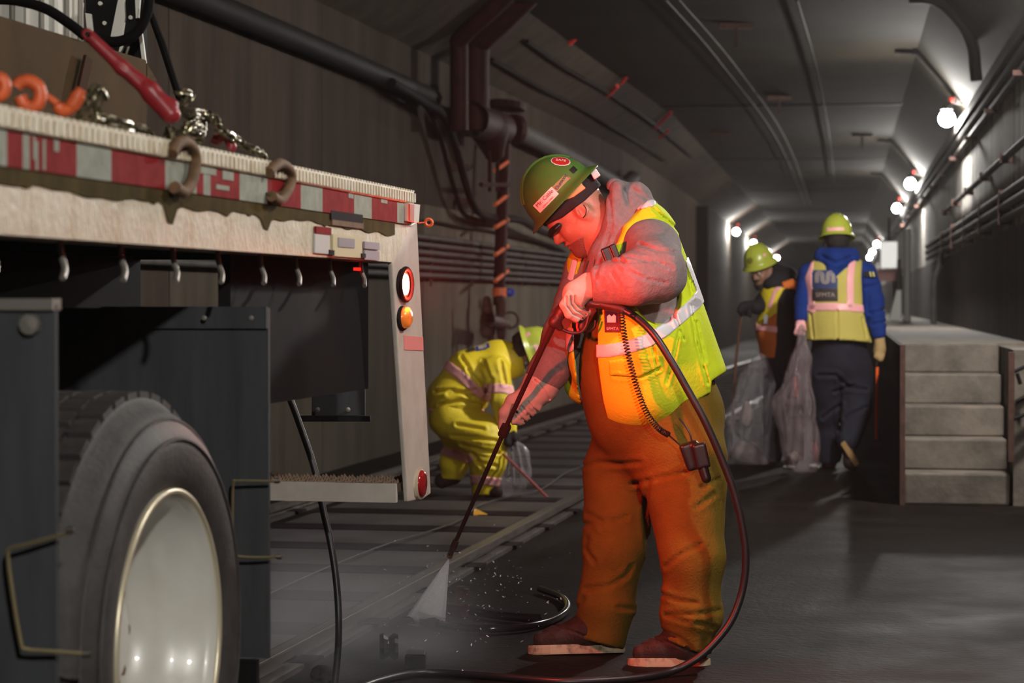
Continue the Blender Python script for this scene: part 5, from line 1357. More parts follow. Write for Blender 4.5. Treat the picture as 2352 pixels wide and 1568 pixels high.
# the emblem: a ribbon rising and falling twice, in three parallel lines
def emblem(parent, sdf, org, sc, lift, m):
    for off in (-.011, 0, .011):
        pts = []
        R = .0215
        xs = []
        for t in np.linspace(0, 1, 6): pts.append((-2 * R - off * 0 - off, -.045 + .055 * t))
        pts = [(-2 * R - R - off, y) for y in np.linspace(-.045, .008, 5)]
        pts += [(-2 * R + (R + off) * math.cos(a), .010 + (R + off) * 1.35 * math.sin(a)) for a in np.linspace(math.pi, 0, 9)]
        pts += [(-2 * R + R + off, y) for y in np.linspace(.005, -.020, 4)]
        pts += [(0 + (R - off) * math.cos(a), -.022 + (R - off) * 1.0 * math.sin(a)) for a in np.linspace(math.pi, 2 * math.pi, 9)]
        pts += [(R - off, y) for y in np.linspace(-.018, .005, 4)]
        pts += [(2 * R + (R + off) * math.cos(a), .010 + (R + off) * 1.35 * math.sin(a)) for a in np.linspace(math.pi, 0, 9)]
        pts += [(3 * R + off, y) for y in np.linspace(.005, -.045, 5)]
        hw = .0036; v = []; f = []
        for i, q in enumerate(pts):
            a = pts[max(i - 1, 0)]; b = pts[min(i + 1, len(pts) - 1)]
            dx, dy = b[0] - a[0], b[1] - a[1]; l = math.hypot(dx, dy) or 1
            nx, ny = -dy / l * hw, dx / l * hw
            v += [Vector(((q[0] + nx) * sc, (q[1] + ny) * sc, 0)), Vector(((q[0] - nx) * sc, (q[1] - ny) * sc, 0))]
            if i: f.append((2 * i - 2, 2 * i - 1, 2 * i + 1, 2 * i))
        wrap(v, f, org, (1, 0, 0), (0, 0, 1), sdf, lift, m, 'emblem_line', parent)
emblem(PB, vest4, Vector(B4.w(1905, 636, -.4)), .82, .009, m_logow)
v, f = mesh_text('SFMTA', .042); wrap(v, f, Vector(B4.w(1905, 677, -.4)), (1, 0, 0), (0, 0, 1), vest4, .011, m_logow, 'lettering', PB)
tr4 = mask2(creased(rumple(U(.05, legs, B4.C((1900, 1000, .10, 34), (1902, 1048, .12, 30))), .006, 24, 23), [[(1880, 862), (1920, 862), (1950, 890), (1990, 895)], [(1915, 900), (1960, 885)], [(1890, 960), (1930, 930)], [(1940, 960), (1990, 935)], [(1930, 870), (1928, 990)]], B4.ppm, .014, 4), lambda x, y: 772 - y)
blob('trousers', tr4, *B4.box(1845, 700, 2010, 1062, -.3, .3), .012, m_navy, PB)
boot_small(B4, [(1950, 1030, -.13, 15), (1952, 1062, -.16, 13), (1958, 1068, -.10, 12)], m_boot, PB, *B4.box(1915, 1000, 1990, 1085, -.32, .1))
blob('boot', B4.C((1902, 1045, .12, 22), (1905, 1060, .14, 16), (1900, 1064, .28, 13), k=.03), *B4.box(1870, 1020, 1940, 1085, -.05, .4), .01, m_boot, PB)
MB().obox(B4.w(1930, 1020, -.22), Vector(B4.w(1964, 1072, -.22)) - Vector(B4.w(1930, 1020, -.22)), (0.02, .09, 0.015), Vector((.030, 0, .022))).build('boot_sole', mat('tan_sole', (.32, .19, .07), .8), PB, bevel=.006)
glR = U(.015, B4.C((2020, 775, -.07, 12), (2022, 800, -.08, 13)), B4.C((2016, 805, -.09, 5), (2014, 818, -.10, 5), (2020, 822, -.11, 4)), B4.C((2021, 808, -.10, 5), (2020, 822, -.11, 5)), B4.C((2026, 808, -.09, 5), (2027, 822, -.10, 5), (2022, 826, -.11, 4)), B4.C((2030, 806, -.07, 4.5), (2031, 820, -.08, 4.5)), B4.C((2012, 795, -.06, 5), (2010, 808, -.07, 4.5)))
blob('glove', glR, *B4.box(1995, 755, 2045, 835, -.2, .02), .006, mat('tan_glove', (.45, .30, .13), .85), PB)
glL = U(.015, B4.C((1841, 728, -.08, 11), (1837, 748, -.10, 11)), *[B4.C((1832 + 3 * k, 750, -.13 + .03 * k, 4.5), (1830 + 3 * k, 764, -.14 + .03 * k, 4.5), (1838 + 2 * k, 766, -.15 + .03 * k, 4)) for k in range(4)], B4.C((1845, 742, -.12, 5), (1848, 756, -.14, 4.5)))
blob('glove', glL, *B4.box(1815, 710, 1865, 780, -.24, .04), .006, m_red_glow_tape, PB)
o = blob('arm_band', both(grow(armsR, .02), lambda p: inpoly(*pix(p), [(1975, 622), (2012, 624), (2012, 638), (1975, 636)]) / B4.ppm), *B4.box(1960, 600, 2030, 660, -.2, .2), .007, m_blackcloth, PB)
for x in (1999, 2006):
    MB().tube([Vector(B4.w(x - 1, 624, -.105)), Vector(B4.w(x + 2, 635, -.105))], .0055, 6).build('yellow_mark', mat('pale_yellow', (.8, .75, .3), .5), PB)
# orange picker stick
pk = thing('litter_picker', B4.w(2014, 1000, -.12), 'orange litter picker stick hanging in the tan glove', 'stick')
MB().tube([Vector(B4.w(2016, 800, -.10)), Vector(B4.w(2015, 845, -.11))], .010, 6).build('grey_sleeve', m_steel, pk)
MB().tube([Vector(B4.w(2015, 843, -.11)), Vector(B4.w(2012, 1010, -.16))], .011, 6).build('shaft', mat('orange_fibreglass', (.95, .14, .02), .45), pk)

# ================================================================== man in the black hoodie, stooping
B3 = Fig(16.4)
PK = thing('person', B3.w(1790, 1070), 'stooping person in black hoodie and yellow vest shaded orange holding a pole', 'person')
f3 = np.array((-.62, -.70, -.35)); f3 /= np.linalg.norm(f3); u3_ = np.array((-.22, -.12, .96)); u3_ -= f3 * (u3_ @ f3); u3_ /= np.linalg.norm(u3_); l3_ = np.cross(u3_, f3)
hd3, L3, ax3 = head_sdf(B3.w(1750, 622, 0), f3, u3_, l3_, .98)
tr3 = U(.06, B3.C((1795, 665, 0, 44), (1790, 760, 0, 46), (1795, 830, 0, 44), k=.05))
armN = B3.C((1815, 675, -.02, 24), (1822, 760, -.05, 20), (1812, 825, -.12, 15)); armF = B3.C((1765, 680, .1, 20), (1738, 705, -.1, 16), (1715, 702, -.15, 12))
leg3 = U(.05, B3.C((1785, 840, 0, 36), (1780, 950, 0, 28), (1775, 1060, .0, 20)), B3.C((1815, 840, .05, 36), (1822, 950, .1, 28), (1825, 1060, .1, 20)))
blob('body', U(.03, hd3, cone(B3.w(1765, 640), B3.w(1790, 670), .06), grow(tr3, -.03), grow(armN, -.02), grow(armF, -.015), grow(leg3, -.03)), *B3.box(1690, 540, 1860, 1085, -.35, .3), .011, m_skin2, PK)
add_eyes(PK, L3, f3)
bd3 = both(grow(hd3, .006), U(.01, ell(L3(.055, 0, -.098), (.06, .08, .03), ax3), ell(L3(.094, 0, -.043), (.02, .032, .008), ax3)))
blob('beard', cut(bd3, ell(L3(.10, 0, -.06), (.02, .02, .009), ax3), .004), *B3.box(1700, 590, 1800, 690, -.2, .15), .006, m_hair, PK)
h3, hs3 = hat(PK, L3(0, 0, .058), u3_, f3, m_hatlime, .97, .138, .16)
nn3 = -Vector((.0, 1, 0)); 
decal(h3, hs3, Vector(B3.w(1729, 597, -.3)), (1, 0, 0), (0, 0, 1), [(.022 * math.cos(t), .026 * math.sin(t)) for t in np.linspace(0, 2 * math.pi, 10, endpoint=False)], mat('dull_olive_badge', (.22, .20, .03), .5), 'round_badge', .002)
decal(h3, hs3, Vector(B3.w(1763, 584, -.3)), (1, 0, 0), (0, 0, 1), rect(.022, .022), m_red_glow_tape, 'reflective_strip', .002)
hoodK = U(.03, tr3, armN, armF, B3.C((1780, 625, .04, 22), (1805, 640, .06, 26), (1815, 660, .05, 26)), B3.C((1770, 650, -.08, 16), (1785, 640, -.04, 24)))
hoodK = cut(hoodK, grow(cone(B3.w(1735, 615, -.05), B3.w(1768, 640, 0), .085, .07), .0), .01)
blob('hoodie', rumple(hoodK, .005, 24, 31), *B3.box(1690, 585, 1860, 850, -.3, .3), .012, m_blackcloth, PK)
vK = mask2(grow(tr3, .014), lambda x, y: np.maximum(np.maximum(interp([(640, 1760), (700, 1736), (760, 1734), (800, 1740), (830, 1748)])(y) - x, x - interp([(640, 1840), (665, 1800), (690, 1786), (740, 1784), (790, 1784), (830, 1778)])(y)), np.maximum(y - 822, np.minimum(660 - y, 99))))
bxK = B3.box(1720, 630, 1850, 840, -.25, .3)
vK = rumple(vK, .004, 22, 33)
blob('vest', mask2(vK, lambda x, y: y - interp([(1730, 760), (1780, 720)])(x)), *bxK, .010, m_yellow, PK)
blob('vest_unlit', mask2(vK, lambda x, y: interp([(1730, 760), (1780, 720)])(x) - y), *bxK, .010, m_unlit_orange, PK)  # lower half of the yellow vest coloured orange as its unlit part
blob('vest_collar', mask2(grow(tr3, .016), lambda x, y: inpoly(x, y, [(1795, 648), (1820, 640), (1836, 650), (1838, 668), (1800, 662)])), *bxK, .010, m_unlit_orange, PK)
for pts, hw in (([(1745, 752), (1785, 757)], 7), ([(1768, 704), (1780, 668), (1803, 648)], 4.5), ([(1734, 742), (1738, 755)], 4)):
    blob('reflective_stripe', band2(vK, pts, hw, .006, .05, B3.Y), *bxK, .008, m_red_glow_tape, PK)
MB().cbox(Vector(B3.w(1759, 733, -.165)), (.014, 0, 0), (0, .005, 0), (0, 0, .032)).build('chest_tag', mat('grey_tag', (.25, .25, .27), .6), PK)
blob('trousers', rumple(leg3, .005, 22, 34), *B3.box(1735, 800, 1870, 1080, -.25, .3), .013, m_blackcloth, PK)
for (x, d) in ((1772, 0), (1826, .1)):
    blob('boot', B3.C((x, 1050, d, 16), (x - 4, 1066, d - .02, 13), (x - 18, 1070, d - .12, 12), k=.03), *B3.box(x - 45, 1025, x + 30, 1090, d - .3, d + .12), .012, m_boot, PK)
glK = U(.012, B3.C((1722, 702, -.14, 12), (1712, 704, -.16, 13)), *[B3.C((1703 + k * 5, 700, -.18 + .02 * k, 5), (1699 + k * 5, 712, -.19 + .02 * k, 5), (1703 + k * 5, 721, -.17 + .02 * k, 4.5)) for k in range(4)], B3.C((1720, 712, -.16, 5), (1722, 724, -.18, 5)))
blob('glove', glK, *B3.box(1685, 680, 1745, 735, -.3, 0), .007, m_blackcloth, PK)
blob('glove', U(.012, B3.C((1812, 820, -.12, 12), (1806, 842, -.14, 11)), *[B3.C((1798 + k * 5, 842, -.16 + .02 * k, 4.5), (1797 + k * 5, 858, -.16 + .02 * k, 4.5), (1801 + k * 4, 864, -.14 + .02 * k, 4)) for k in range(4)], B3.C((1814, 835, -.15, 5), (1812, 850, -.17, 4.5))), *B3.box(1780, 805, 1835, 880, -.26, 0), .007, m_blackcloth, PK)
o = MB().tube([Vector(B3.w(1705, 700, -.17)), Vector(B3.w(1698, 760, -.10)), Vector(B3.w(1690, 830, -.02)), Vector(B3.w(1676, 1060, .2))], .011, 6).build('rake_pole', mat('worn_wood_pole', (.16, .075, .05), .6))
tag(o, 'thin brown pole held by the stooping person in black', 'pole')

# ================================================================== the crouching worker in the yellow suit
B2 = Fig(13.4)
PC = thing('person', B2.w(1080, 1137), 'crouching worker in yellow rain suit with reflective bands tinted by red light beside the rails', 'person')
f2 = np.array((.30, -.25, -.92)); f2 /= np.linalg.norm(f2); u2_ = np.array((.90, -.10, .34)); u2_ -= f2 * (u2_ @ f2); u2_ /= np.linalg.norm(u2_); l2_ = np.cross(u2_, f2)
hd2, L2, ax2 = head_sdf(B2.w(1198, 806, -.02), f2, u2_, l2_, .97)
tr2 = U(.06, B2.C((1050, 918, 0, 62), (1085, 866, 0, 62), (1135, 838, 0, 48), k=.05), B2.E(1042, 920, 0, 58, 62, .19), B2.C((1145, 828, 0, 42), (1172, 826, 0, 38)))
arm2 = B2.C((1140, 850, -.16, 32), (1150, 915, -.20, 27), (1165, 985, -.16, 18)); arm2f = B2.C((1145, 860, .16, 30), (1160, 930, .14, 24), (1172, 990, .02, 16))
leg2f = B2.C((1035, 958, -.08, 50), (1118, 1005, -.12, 46), (1120, 1060, -.10, 38), (1112, 1132, -.08, 31), k=.05); leg2b = B2.C((1030, 960, .12, 46), (1060, 1005, .12, 38), (1045, 1060, .2, 32), (1035, 1095, .25, 26), k=.05)
blob('body', U(.03, hd2, cone(B2.w(1190, 815), B2.w(1150, 835), .055), grow(tr2, -.03), grow(arm2, -.02), grow(arm2f, -.02), grow(leg2f, -.03), grow(leg2b, -.03)), *B2.box(970, 740, 1260, 1145, -.35, .4), .011, m_skin2, PC)
add_eyes(PC, L2, f2)
blob('hair', both(grow(hd2, .010), both(half(L2(.05, 0, 0), f2), half(L2(0, 0, -.03), -u2_))), *B2.box(1150, 740, 1260, 870, -.2, .2), .008, m_hair, PC)
h2, hs2 = hat(PC, L2(0, 0, .055), u2_, f2, m_hatlime, 1.0, .142, .15)
for (x, y, w_, h_, ang) in ((1213, 769, .030, .020, -35), (1234, 803, .022, .055, -20)):
    a_ = math.radians(ang)
    decal(h2, hs2, Vector(B2.w(x, y, -.35)), (math.cos(a_), 0, -math.sin(a_)), (math.sin(a_), 0, math.cos(a_)), rect(w_, h_), m_red_glow_tape, 'reflective_strip', .002)
jk = U(.04, tr2, arm2, arm2f)
coll = U(.02, B2.C((1150, 822, 0, 44), (1176, 828, 0, 42), k=.02))
coll = cut(coll, cone(B2.w(1165, 826), B2.w(1240, 815), .075, .10), .006)
jk = U(.02, jk, coll)
hem2 = interp([(985, 975), (1000, 985), (1040, 992), (1080, 988), (1110, 975)])
cr2 = [[(1000, 900), (1040, 895), (1085, 910)], [(1010, 930), (1060, 920), (1100, 930)], [(1110, 830), (1125, 870), (1115, 900)], [(1075, 850), (1100, 880)], [(1150, 830), (1160, 880)], [(1060, 820), (1080, 850)], [(1030, 905), (1090, 895)], [(1130, 870), (1125, 930), (1135, 980)]]
def jkm(x, y): return np.where(x < 1125, y - hem2(x), -50.0)
jk = creased(rumple(mask2(jk, jkm), .006, 26, 41), cr2, B2.ppm, .014, 4)
bx2 = B2.box(970, 770, 1215, 1010, -.35, .35)
blob('jacket', jk, *bx2, .011, m_yellow, PC)
for pts, hw in (([(1026, 838), (1058, 862), (1090, 893), (1116, 912)], 11), ([(1118, 893), (1150, 891), (1178, 897)], 11), ([(985, 948), (1010, 954), (1060, 953), (1105, 950)], 11)):
    blob('reflective_stripe', band2(jk, pts, hw, .006, .1, B2.Y), *bx2, .009, m_red_glow_tape, PC)
tr2b = creased(rumple(U(.04, leg2f, leg2b), .007, 24, 43), [[(1040, 1000), (1090, 1005), (1140, 1012)], [(1060, 1020), (1110, 1035), (1145, 1040)], [(1050, 975), (1110, 985)], [(1085, 1040), (1110, 1075)], [(1095, 1060), (1140, 1070)]], B2.ppm, .014, 4)
tr2b = mask2(tr2b, lambda x, y: y - interp([(990, 1098), (1065, 1102), (1080, 1136), (1160, 1138)])(x))
bx3 = B2.box(970, 920, 1190, 1145, -.35, .45)
blob('trousers', tr2b, *bx3, .011, m_yellow, PC)
for pts, hw in (([(1080, 1100), (1115, 1104), (1150, 1108)], 10), ([(1022, 1036), (1050, 1045), (1078, 1054)], 10)):
    blob('reflective_stripe', band2(tr2b, pts, hw, .006, .3, B2.Y), *bx3, .009, m_red_glow_tape, PC)
blob('boot', B2.C((1040, 1092, .25, 22), (1015, 1104, .25, 18), k=.03), *B2.box(985, 1065, 1075, 1140, .1, .42), .01, m_boot, PC)
blob('boot', B2.C((1112, 1122, -.08, 24), (1140, 1130, -.12, 15), k=.03), *B2.box(1075, 1090, 1170, 1145, -.25, .1), .01, m_boot, PC)
blob('glove', U(.012, B2.C((1163, 978, -.16, 15), (1170, 1000, -.16, 15)), *[B2.C((1164 + 5 * k, 1000, -.20 + .02 * k, 5.5), (1164 + 5 * k, 1016, -.20 + .02 * k, 5), (1170 + 4 * k, 1022, -.17 + .02 * k, 4.5)) for k in range(4)], B2.C((1180, 995, -.18, 5.5), (1184, 1010, -.19, 5))), *B2.box(1140, 955, 1205, 1035, -.3, .0), .007, m_blackcloth, PC)
blob('glove', U(.012, B2.C((1171, 985, .03, 14), (1176, 1004, .03, 14)), *[B2.C((1168 + 5 * k, 1004, .0 + .02 * k, 5.5), (1168 + 5 * k, 1018, .0 + .02 * k, 5), (1174 + 4 * k, 1024, .02 + .02 * k, 4.5)) for k in range(4)], B2.C((1186, 1000, .0, 5.5), (1190, 1012, .0, 5))), *B2.box(1145, 960, 1210, 1040, -.1, .15), .007, m_blackcloth, PC)
lg = Vector(B2.w(1104, 790, 0)) + Vector((-.02, -.12, .25))
n_ = Vector((-.18, -.55, .80)).normalized(); rr2 = Vector((.93, 0, .26)); rr2 = (rr2 - n_ * rr2.dot(n_)).normalized(); uu2 = n_.cross(rr2)
lg = Vector(B2.w(1110, 803, -.06)) + n_ * .12
decal(PC, jk, lg, rr2, uu2, rect(.085, .05), mat('blue_back_patch', (.03, .06, .30), .6), 'back_patch', .006)
decal(PC, jk, lg, rr2, uu2, rect(.05, .034), m_logow, 'back_patch', .009)
decal(PC, jk, Vector(B2.w(1083, 808, -.06)) + n_ * .12, rr2, uu2, rect(.045, .05), m_logod, 'back_patch', .006)

# ================================================================== plastic bags
def film(name, tint, a0, a1):
    m = bpy.data.materials.new(name); m.use_nodes = True; nt = m.node_tree; N = nt.nodes; L = nt.links
    b = N['Principled BSDF']; b.inputs['Base Color'].default_value = (*tint, 1); b.inputs['Roughness'].default_value = .14; b.inputs['Coat Weight'].default_value = .6
    lw = N.new('ShaderNodeLayerWeight'); lw.inputs[0].default_value = .35
    mr = N.new('ShaderNodeMapRange'); mr.inputs['To Min'].default_value = a0; mr.inputs['To Max'].default_value = a1
    L.new(lw.outputs['Facing'], mr.inputs['Value']); L.new(mr.outputs['Result'], b.inputs['Alpha'])
    tc = N.new('ShaderNodeTexCoord'); mp = N.new('ShaderNodeMapping'); mp.inputs['Scale'].default_value = (1.6, 1.6, .35)
    n = N.new('ShaderNodeTexNoise'); n.inputs['Scale'].default_value = 7; n.inputs['Detail'].default_value = 4; n.inputs['Distortion'].default_value = 1.6
    bp = N.new('ShaderNodeBump'); bp.inputs['Strength'].default_value = .9; bp.inputs['Distance'].default_value = .06
    L.new(tc.outputs['Object'], mp.inputs[0]); L.new(mp.outputs[0], n.inputs[0]); L.new(n.outputs[0], bp.inputs['Height']); L.new(bp.outputs[0], b.inputs['Normal'])
    return m
m_clear = film('clear_plastic_film', (.46, .42, .45), .14, .66)
m_pinkf = film('pinkish_plastic_film', (.34, .26, .27), .26, .78)
def bag(name, F, f, box, m, label, pleats, seed, lumps=None):
    t = thing(name, F.w(*pleats[-1][-1]) if len(pleats[-1][-1]) == 3 else F.w(*pleats[-1][-1], 0), label, 'bag')
    g = creased(rumple(f, .012, 18, seed), [[(q[0], q[1]) for q in ln] for ln in pleats], F.ppm, .014, 4)
    blob('film', g, *box, .011, m, t)
    if lumps:
        for lf, mm in lumps: blob('litter', rumple(lf, .012, 40, seed + 3), *box, .014, mm, t)
    return t
m_litter = mat('crumpled_litter', (.20, .13, .12), .6, col2=(.38, .33, .32), nscale=9)
m_litter2 = mat('reddish_litter', (.30, .05, .05), .5)
bag('clear_bin_bag', B3, U(.05, B3.C((1742, 830, -.25, 20), (1735, 880, -.25, 40), (1722, 960, -.25, 50), (1718, 1040, -.25, 46), (1722, 1072, -.25, 40), k=.06)), B3.box(1655, 800, 1800, 1095, -.5, 0), m_clear, 'crumpled clear bin bag held by the stooping person in black',
    [[(1740, 840), (1715, 920), (1705, 1000)], [(1755, 850), (1750, 930), (1740, 1000)], [(1725, 850), (1695, 920)], [(1690, 1000), (1720, 1020), (1760, 1000)]], 51, [(U(.03, B3.E(1712, 1040, -.25, 34, 28, .1), B3.E(1738, 1060, -.25, 26, 18, .09)), m_litter), (B3.E(1715, 950, -.25, 14, 30, .05), m_litter)])
bag('pink_bin_bag', B4, U(.04, B4.C((1842, 755, -.20, 8), (1840, 830, -.26, 22), (1824, 930, -.28, 46), (1838, 1010, -.28, 42), (1843, 1062, -.28, 40), k=.05)), B4.box(1760, 735, 1900, 1085, -.5, -.05), m_pinkf, 'long pinkish bin bag hanging from the hand of the person in blue',
    [[(1842, 770), (1832, 850), (1820, 950)], [(1846, 800), (1848, 900), (1858, 1040)], [(1838, 900), (1842, 1050)], [(1822, 960), (1815, 1040)]], 52, [(B4.E(1826, 900, -.28, 6, 40, .03), m_litter2), (B4.E(1872, 1040, -.28, 8, 26, .04), m_litter2), (B4.E(1822, 1050, -.28, 12, 12, .05), m_litter)])
bag('small_clear_bag', B2, U(.04, B2.C((1178, 1012, -.12, 8), (1186, 1045, -.12, 26), (1186, 1085, -.12, 30), (1178, 1128, -.12, 24), k=.05)), B2.box(1140, 990, 1225, 1145, -.3, .06), m_clear, 'small clear bag hanging from the crouching worker hands',
    [[(1178, 1020), (1185, 1060), (1186, 1110)], [(1195, 1030), (1205, 1080)], [(1170, 1030), (1165, 1090)]], 53)
o = MB().tube([Vector(B2.w(1155, 1042, -.2)), Vector(B2.w(1205, 1090, -.3)), Vector(B2.w(1257, 1142, -.4))], .0085, 6).build('grabber_stick', mat('dull_red_stick', (.32, .08, .08), .5))
tag(o, 'dull red stick slanting from the small clear bag to the ties', 'stick')
# white cups at the foot of the pink bag
for (x, y, lab) in ((1811, 1076, 'white scrap on the floor left of the pink bag'), (1875, 1074, 'white scrap on the floor right of the pink bag')):
    q = G(x, y, 0); o = blob('paper_scrap', rumple(ell(np.array(q) + np.array((0, 0, .014)), (.045, .04, .014)), .006, 70, int(x)), np.array(q) - .07, np.array(q) + .07, .006, m_white); tag(o, lab, 'litter')
q = G(1102, 1186, 0)
o = MB().prism([q + Vector((-.035, 0, .004)), q + Vector((.045, .02, .004)), q + Vector((-.02, .07, .03)), q + Vector((-.03, .05, .03))], (0, .0, .006)).build('yellow_scrap', mat('yellow_card', (.62, .30, .03), .6)); tag(o, 'yellow card scrap lying between the rails', 'litter')
# ------------------------------------------------------------------ things on the floor near the spray
m_wet = mat('wet_black_hose', (0.018, 0.016, 0.018), 0.18)
lp = thing('hose_loop', G(1150, 1430), 'wet loop of black hose with two couplings lying by the spray', 'hose')
MB().tube(catmull([G(925, 1424, .02), G(960, 1425, .02), G(1000, 1432, .02), G(1060, 1440, .02), G(1140, 1443, .02), G(1220, 1436, .02), G(1275, 1420, .02), G(1303, 1396, .02), G(1290, 1372, .02), G(1240, 1352, .02)], 8), .014, 8).build('hose', m_wet, lp, smooth=True)
MB().tube(catmull([G(1020, 1396, .02), G(1060, 1400, .02), G(1110, 1408, .02), G(1170, 1416, .02), G(1240, 1420, .02)], 8), .016, 8).build('hose', m_wet, lp, smooth=True)
for (x0, y0, x1, y1, px, py) in ((975, 1424, 1005, 1430, 989, 1416), (1030, 1396, 1068, 1402, 1056, 1382)):
    MB().tube([G(x0, y0, .025), G(x1, y1, .025)], .026, 8).build('coupling', m_rust, lp)
    q = G(px, py + 12, .0); MB().cbox(q + Vector((0, 0, .055)), (.014, 0, 0), (0, .012, 0), (0, 0, .026)).build('cam_lever', m_rust, lp)
    MB().cbox(q + Vector((.028, 0, .05)), (.008, 0, 0), (0, .012, 0), (0, 0, .020)).build('cam_lever', m_rust, lp)
q = G(893, 1516, 0)
t = thing('cable_roller', q, 'low dark roller and box beside the near rail, half hidden by spray', 'roller')
MB().lathe([(.0, -.03), (.040, -.03), (.045, -.018), (.032, 0), (.045, .018), (.040, .03), (0, .03)], q + Vector((0, 0, .046)), (1, .1, 0), 16).build('roller', m_wet, t, smooth=False)
MB().obox(G(930, 1538, 0), (.066, 0, 0), (0, .10, 0), (0, 0, .05)).build('block', m_wet, t, bevel=.006)
q = G(740, 1566, 0)
o = blob('stone', rumple(ell(np.array(q) + np.array((0, 0, .02)), (.04, .04, .03)), .006, 60, 5), np.array(q) - .08, np.array(q) + .08, .008, m_tie); tag(o, 'dark lump of ballast at the foot of the hanging hose', 'stone')

# water: the fan from the nozzle and the mist it throws up
def vol_mat(name, col, dens, noise=0.0, scale=3.0, aniso=.2, grad=None):
    m = bpy.data.materials.new(name); m.use_nodes = True; nt = m.node_tree; N = nt.nodes; L = nt.links
    N.remove(N['Principled BSDF'])
    v = N.new('ShaderNodeVolumeScatter'); v.inputs['Color'].default_value = (*col, 1); v.inputs['Anisotropy'].default_value = aniso
    v.inputs['Density'].default_value = dens
    if noise or grad:
        tc = N.new('ShaderNodeTexCoord')
        val = None
        if noise:
            n = N.new('ShaderNodeTexNoise'); n.inputs['Scale'].default_value = scale; n.inputs['Detail'].default_value = 3
            L.new(tc.outputs['Object'], n.inputs['Vector'])
            mr = N.new('ShaderNodeMapRange'); mr.inputs['From Min'].default_value = .38; mr.inputs['From Max'].default_value = .68
            mr.inputs['To Min'].default_value = 1 - noise; mr.inputs['To Max'].default_value = 1.0
            L.new(n.outputs['Fac'], mr.inputs['Value']); val = mr.outputs['Result']
        if grad:
            sp_ = N.new('ShaderNodeVectorMath'); sp_.operation = 'LENGTH'
            mp = N.new('ShaderNodeMapping'); mp.vector_type = 'POINT'
            c, r = grad
            mp.inputs['Location'].default_value = [-c[i] / r[i] for i in range(3)]; mp.inputs['Scale'].default_value = [1 / r[i] for i in range(3)]
            L.new(tc.outputs['Object'], mp.inputs['Vector']); L.new(mp.outputs['Vector'], sp_.inputs[0])
            m2 = N.new('ShaderNodeMapRange'); m2.inputs['From Min'].default_value = 0; m2.inputs['From Max'].default_value = 1; m2.inputs['To Min'].default_value = 1; m2.inputs['To Max'].default_value = 0
            m2.interpolation_type = 'SMOOTHSTEP'
            L.new(sp_.outputs['Value'], m2.inputs['Value'])
            if val is None: val = m2.outputs['Result']
            else:
                mu = N.new('ShaderNodeMath'); mu.operation = 'MULTIPLY'; L.new(val, mu.inputs[0]); L.new(m2.outputs['Result'], mu.inputs[1]); val = mu.outputs[0]
        mu = N.new('ShaderNodeMath'); mu.operation = 'MULTIPLY'; mu.inputs[1].default_value = dens
        L.new(val, mu.inputs[0]); L.new(mu.outputs[0], v.inputs['Density'])
    L.new(v.outputs[0], N['Material Output'].inputs['Volume'])
    return m
tip = l3.copy(); gA = G(925, 1428, .0); gB = G(1022, 1440, .0)
ax_ = ((gA + gB) / 2 - tip)
sp_v = []
nrm = (gA - tip).cross(gB - tip).normalized()
fan = MB()
R_ = 10
rings = []
for t in (0.02, .3, .6, .85, 1.0):
    c0 = tip + (gA - tip) * t; c1 = tip + (gB - tip) * t; mid = (c0 + c1) / 2; h_ = (c1 - c0) / 2; th_ = .004 + .035 * t
    rings.append([mid + h_ * math.cos(2 * math.pi * k / 12) + nrm * th_ * math.sin(2 * math.pi * k / 12) for k in range(12)])
for r in rings: fan.v += r
for i in range(len(rings) - 1):
    for k in range(12): fan.f.append((i * 12 + k, i * 12 + (k + 1) % 12, i * 12 + 12 + (k + 1) % 12, i * 12 + 12 + k))
fan.f.append(tuple(range(12))[::-1]); fan.f.append(tuple(range(48, 60)))
m_fan = bpy.data.materials.new('water_fan'); m_fan.use_nodes = True
nt = m_fan.node_tree; N = nt.nodes; L = nt.links; N.remove(N['Principled BSDF'])
df = N.new('ShaderNodeBsdfDiffuse'); df.inputs[0].default_value = (.98, .95, .98, 1); tl_ = N.new('ShaderNodeBsdfTranslucent'); tl_.inputs[0].default_value = (.98, .95, .98, 1); tr_ = N.new('ShaderNodeBsdfTransparent')
m1 = N.new('ShaderNodeMixShader'); m1.inputs[0].default_value = .5; L.new(df.outputs[0], m1.inputs[1]); L.new(tl_.outputs[0], m1.inputs[2])
tc = N.new('ShaderNodeTexCoord'); sx = N.new('ShaderNodeSeparateXYZ'); L.new(tc.outputs['Generated'], sx.inputs[0])
mr = N.new('ShaderNodeMapRange'); mr.inputs['From Min'].default_value = .0; mr.inputs['From Max'].default_value = .62; mr.inputs['To Min'].default_value = .22; mr.inputs['To Max'].default_value = .97; L.new(sx.outputs['Z'], mr.inputs['Value'])
n_ = N.new('ShaderNodeTexNoise'); n_.inputs['Scale'].default_value = 260; n_.inputs['Detail'].default_value = 2; L.new(tc.outputs['Object'], n_.inputs['Vector'])
mu = N.new('ShaderNodeMath'); mu.operation = 'MULTIPLY'; L.new(mr.outputs[0], mu.inputs[0])
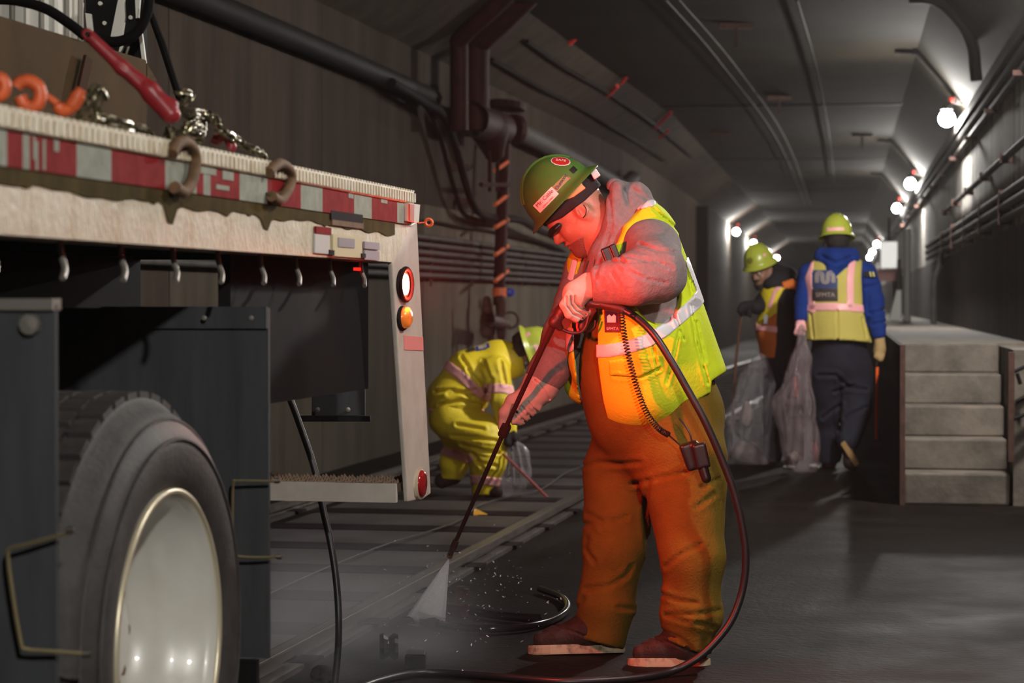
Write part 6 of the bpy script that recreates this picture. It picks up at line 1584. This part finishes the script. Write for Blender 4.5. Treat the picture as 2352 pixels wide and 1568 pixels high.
m2 = N.new('ShaderNodeMapRange'); m2.inputs['From Min'].default_value = .3; m2.inputs['From Max'].default_value = .7; m2.inputs['To Min'].default_value = .7; m2.inputs['To Max'].default_value = 1.0; L.new(n_.outputs['Fac'], m2.inputs['Value']); L.new(m2.outputs[0], mu.inputs[1])
mx = N.new('ShaderNodeMixShader'); L.new(mu.outputs[0], mx.inputs[0]); L.new(tr_.outputs[0], mx.inputs[1]); L.new(m1.outputs[0], mx.inputs[2]); L.new(mx.outputs[0], N['Material Output'].inputs['Surface'])
o = fan.build('water_spray', m_fan); o['kind'] = 'stuff'; tag(o, 'white fan of water jetting from the lance onto the rail', 'spray')
mc = G(790, 1415, .12)
m_mist = vol_mat('splash_mist', (.95, .93, .98), 1.7, noise=.8, scale=2.2, aniso=.1, grad=((mc.x, mc.y, .05), (.62, 1.30, .42)))
o = MB().obox((mc.x - 1.3, mc.y - 1.7, .001), (2.6, 0, 0), (0, 3.4, 0), (0, 0, .56)).build('spray_mist', m_mist); o['kind'] = 'stuff'; tag(o, 'low white mist drifting from the spray across the rail', 'mist')
dr = random.Random(4); dm = MB()
for i in range(260):
    q = G(dr.gauss(1060, 110), dr.gauss(1390, 55), 0)
    q.z = abs(dr.gauss(0, .06)) + .004; s_ = dr.uniform(.0012, .0030)
    L_ = Vector((dr.uniform(-1, 1), dr.uniform(-1, 1), dr.uniform(-.3, .8))).normalized() * s_ * 2.5
    dm.add([q + L_, q + Vector((s_, 0, 0)), q + Vector((0, s_, 0)), q + Vector((-s_, 0, 0)), q - L_], [(0, 1, 2), (0, 2, 3), (0, 3, 1), (4, 2, 1), (4, 3, 2), (4, 1, 3)])
m_drop = mat('water_drops', (.8, .8, .85), .08); o = dm.build('water_drops', m_drop); o['kind'] = 'stuff'; tag(o, 'bright droplets splashing up around the hose loop', 'drops')
# haze along the tunnel
hz_ = vol_mat('tunnel_haze', (.96, .93, .88), 0.0008, aniso=.35)
o = MB().obox((-7.5, 0.3, .002), (46, 0, 0), (0, 148, 0), (0, 0, CEIL - .004)).build('tunnel_haze', hz_); o['kind'] = 'stuff'; tag(o, 'thin damp haze hanging in the whole tunnel', 'haze')
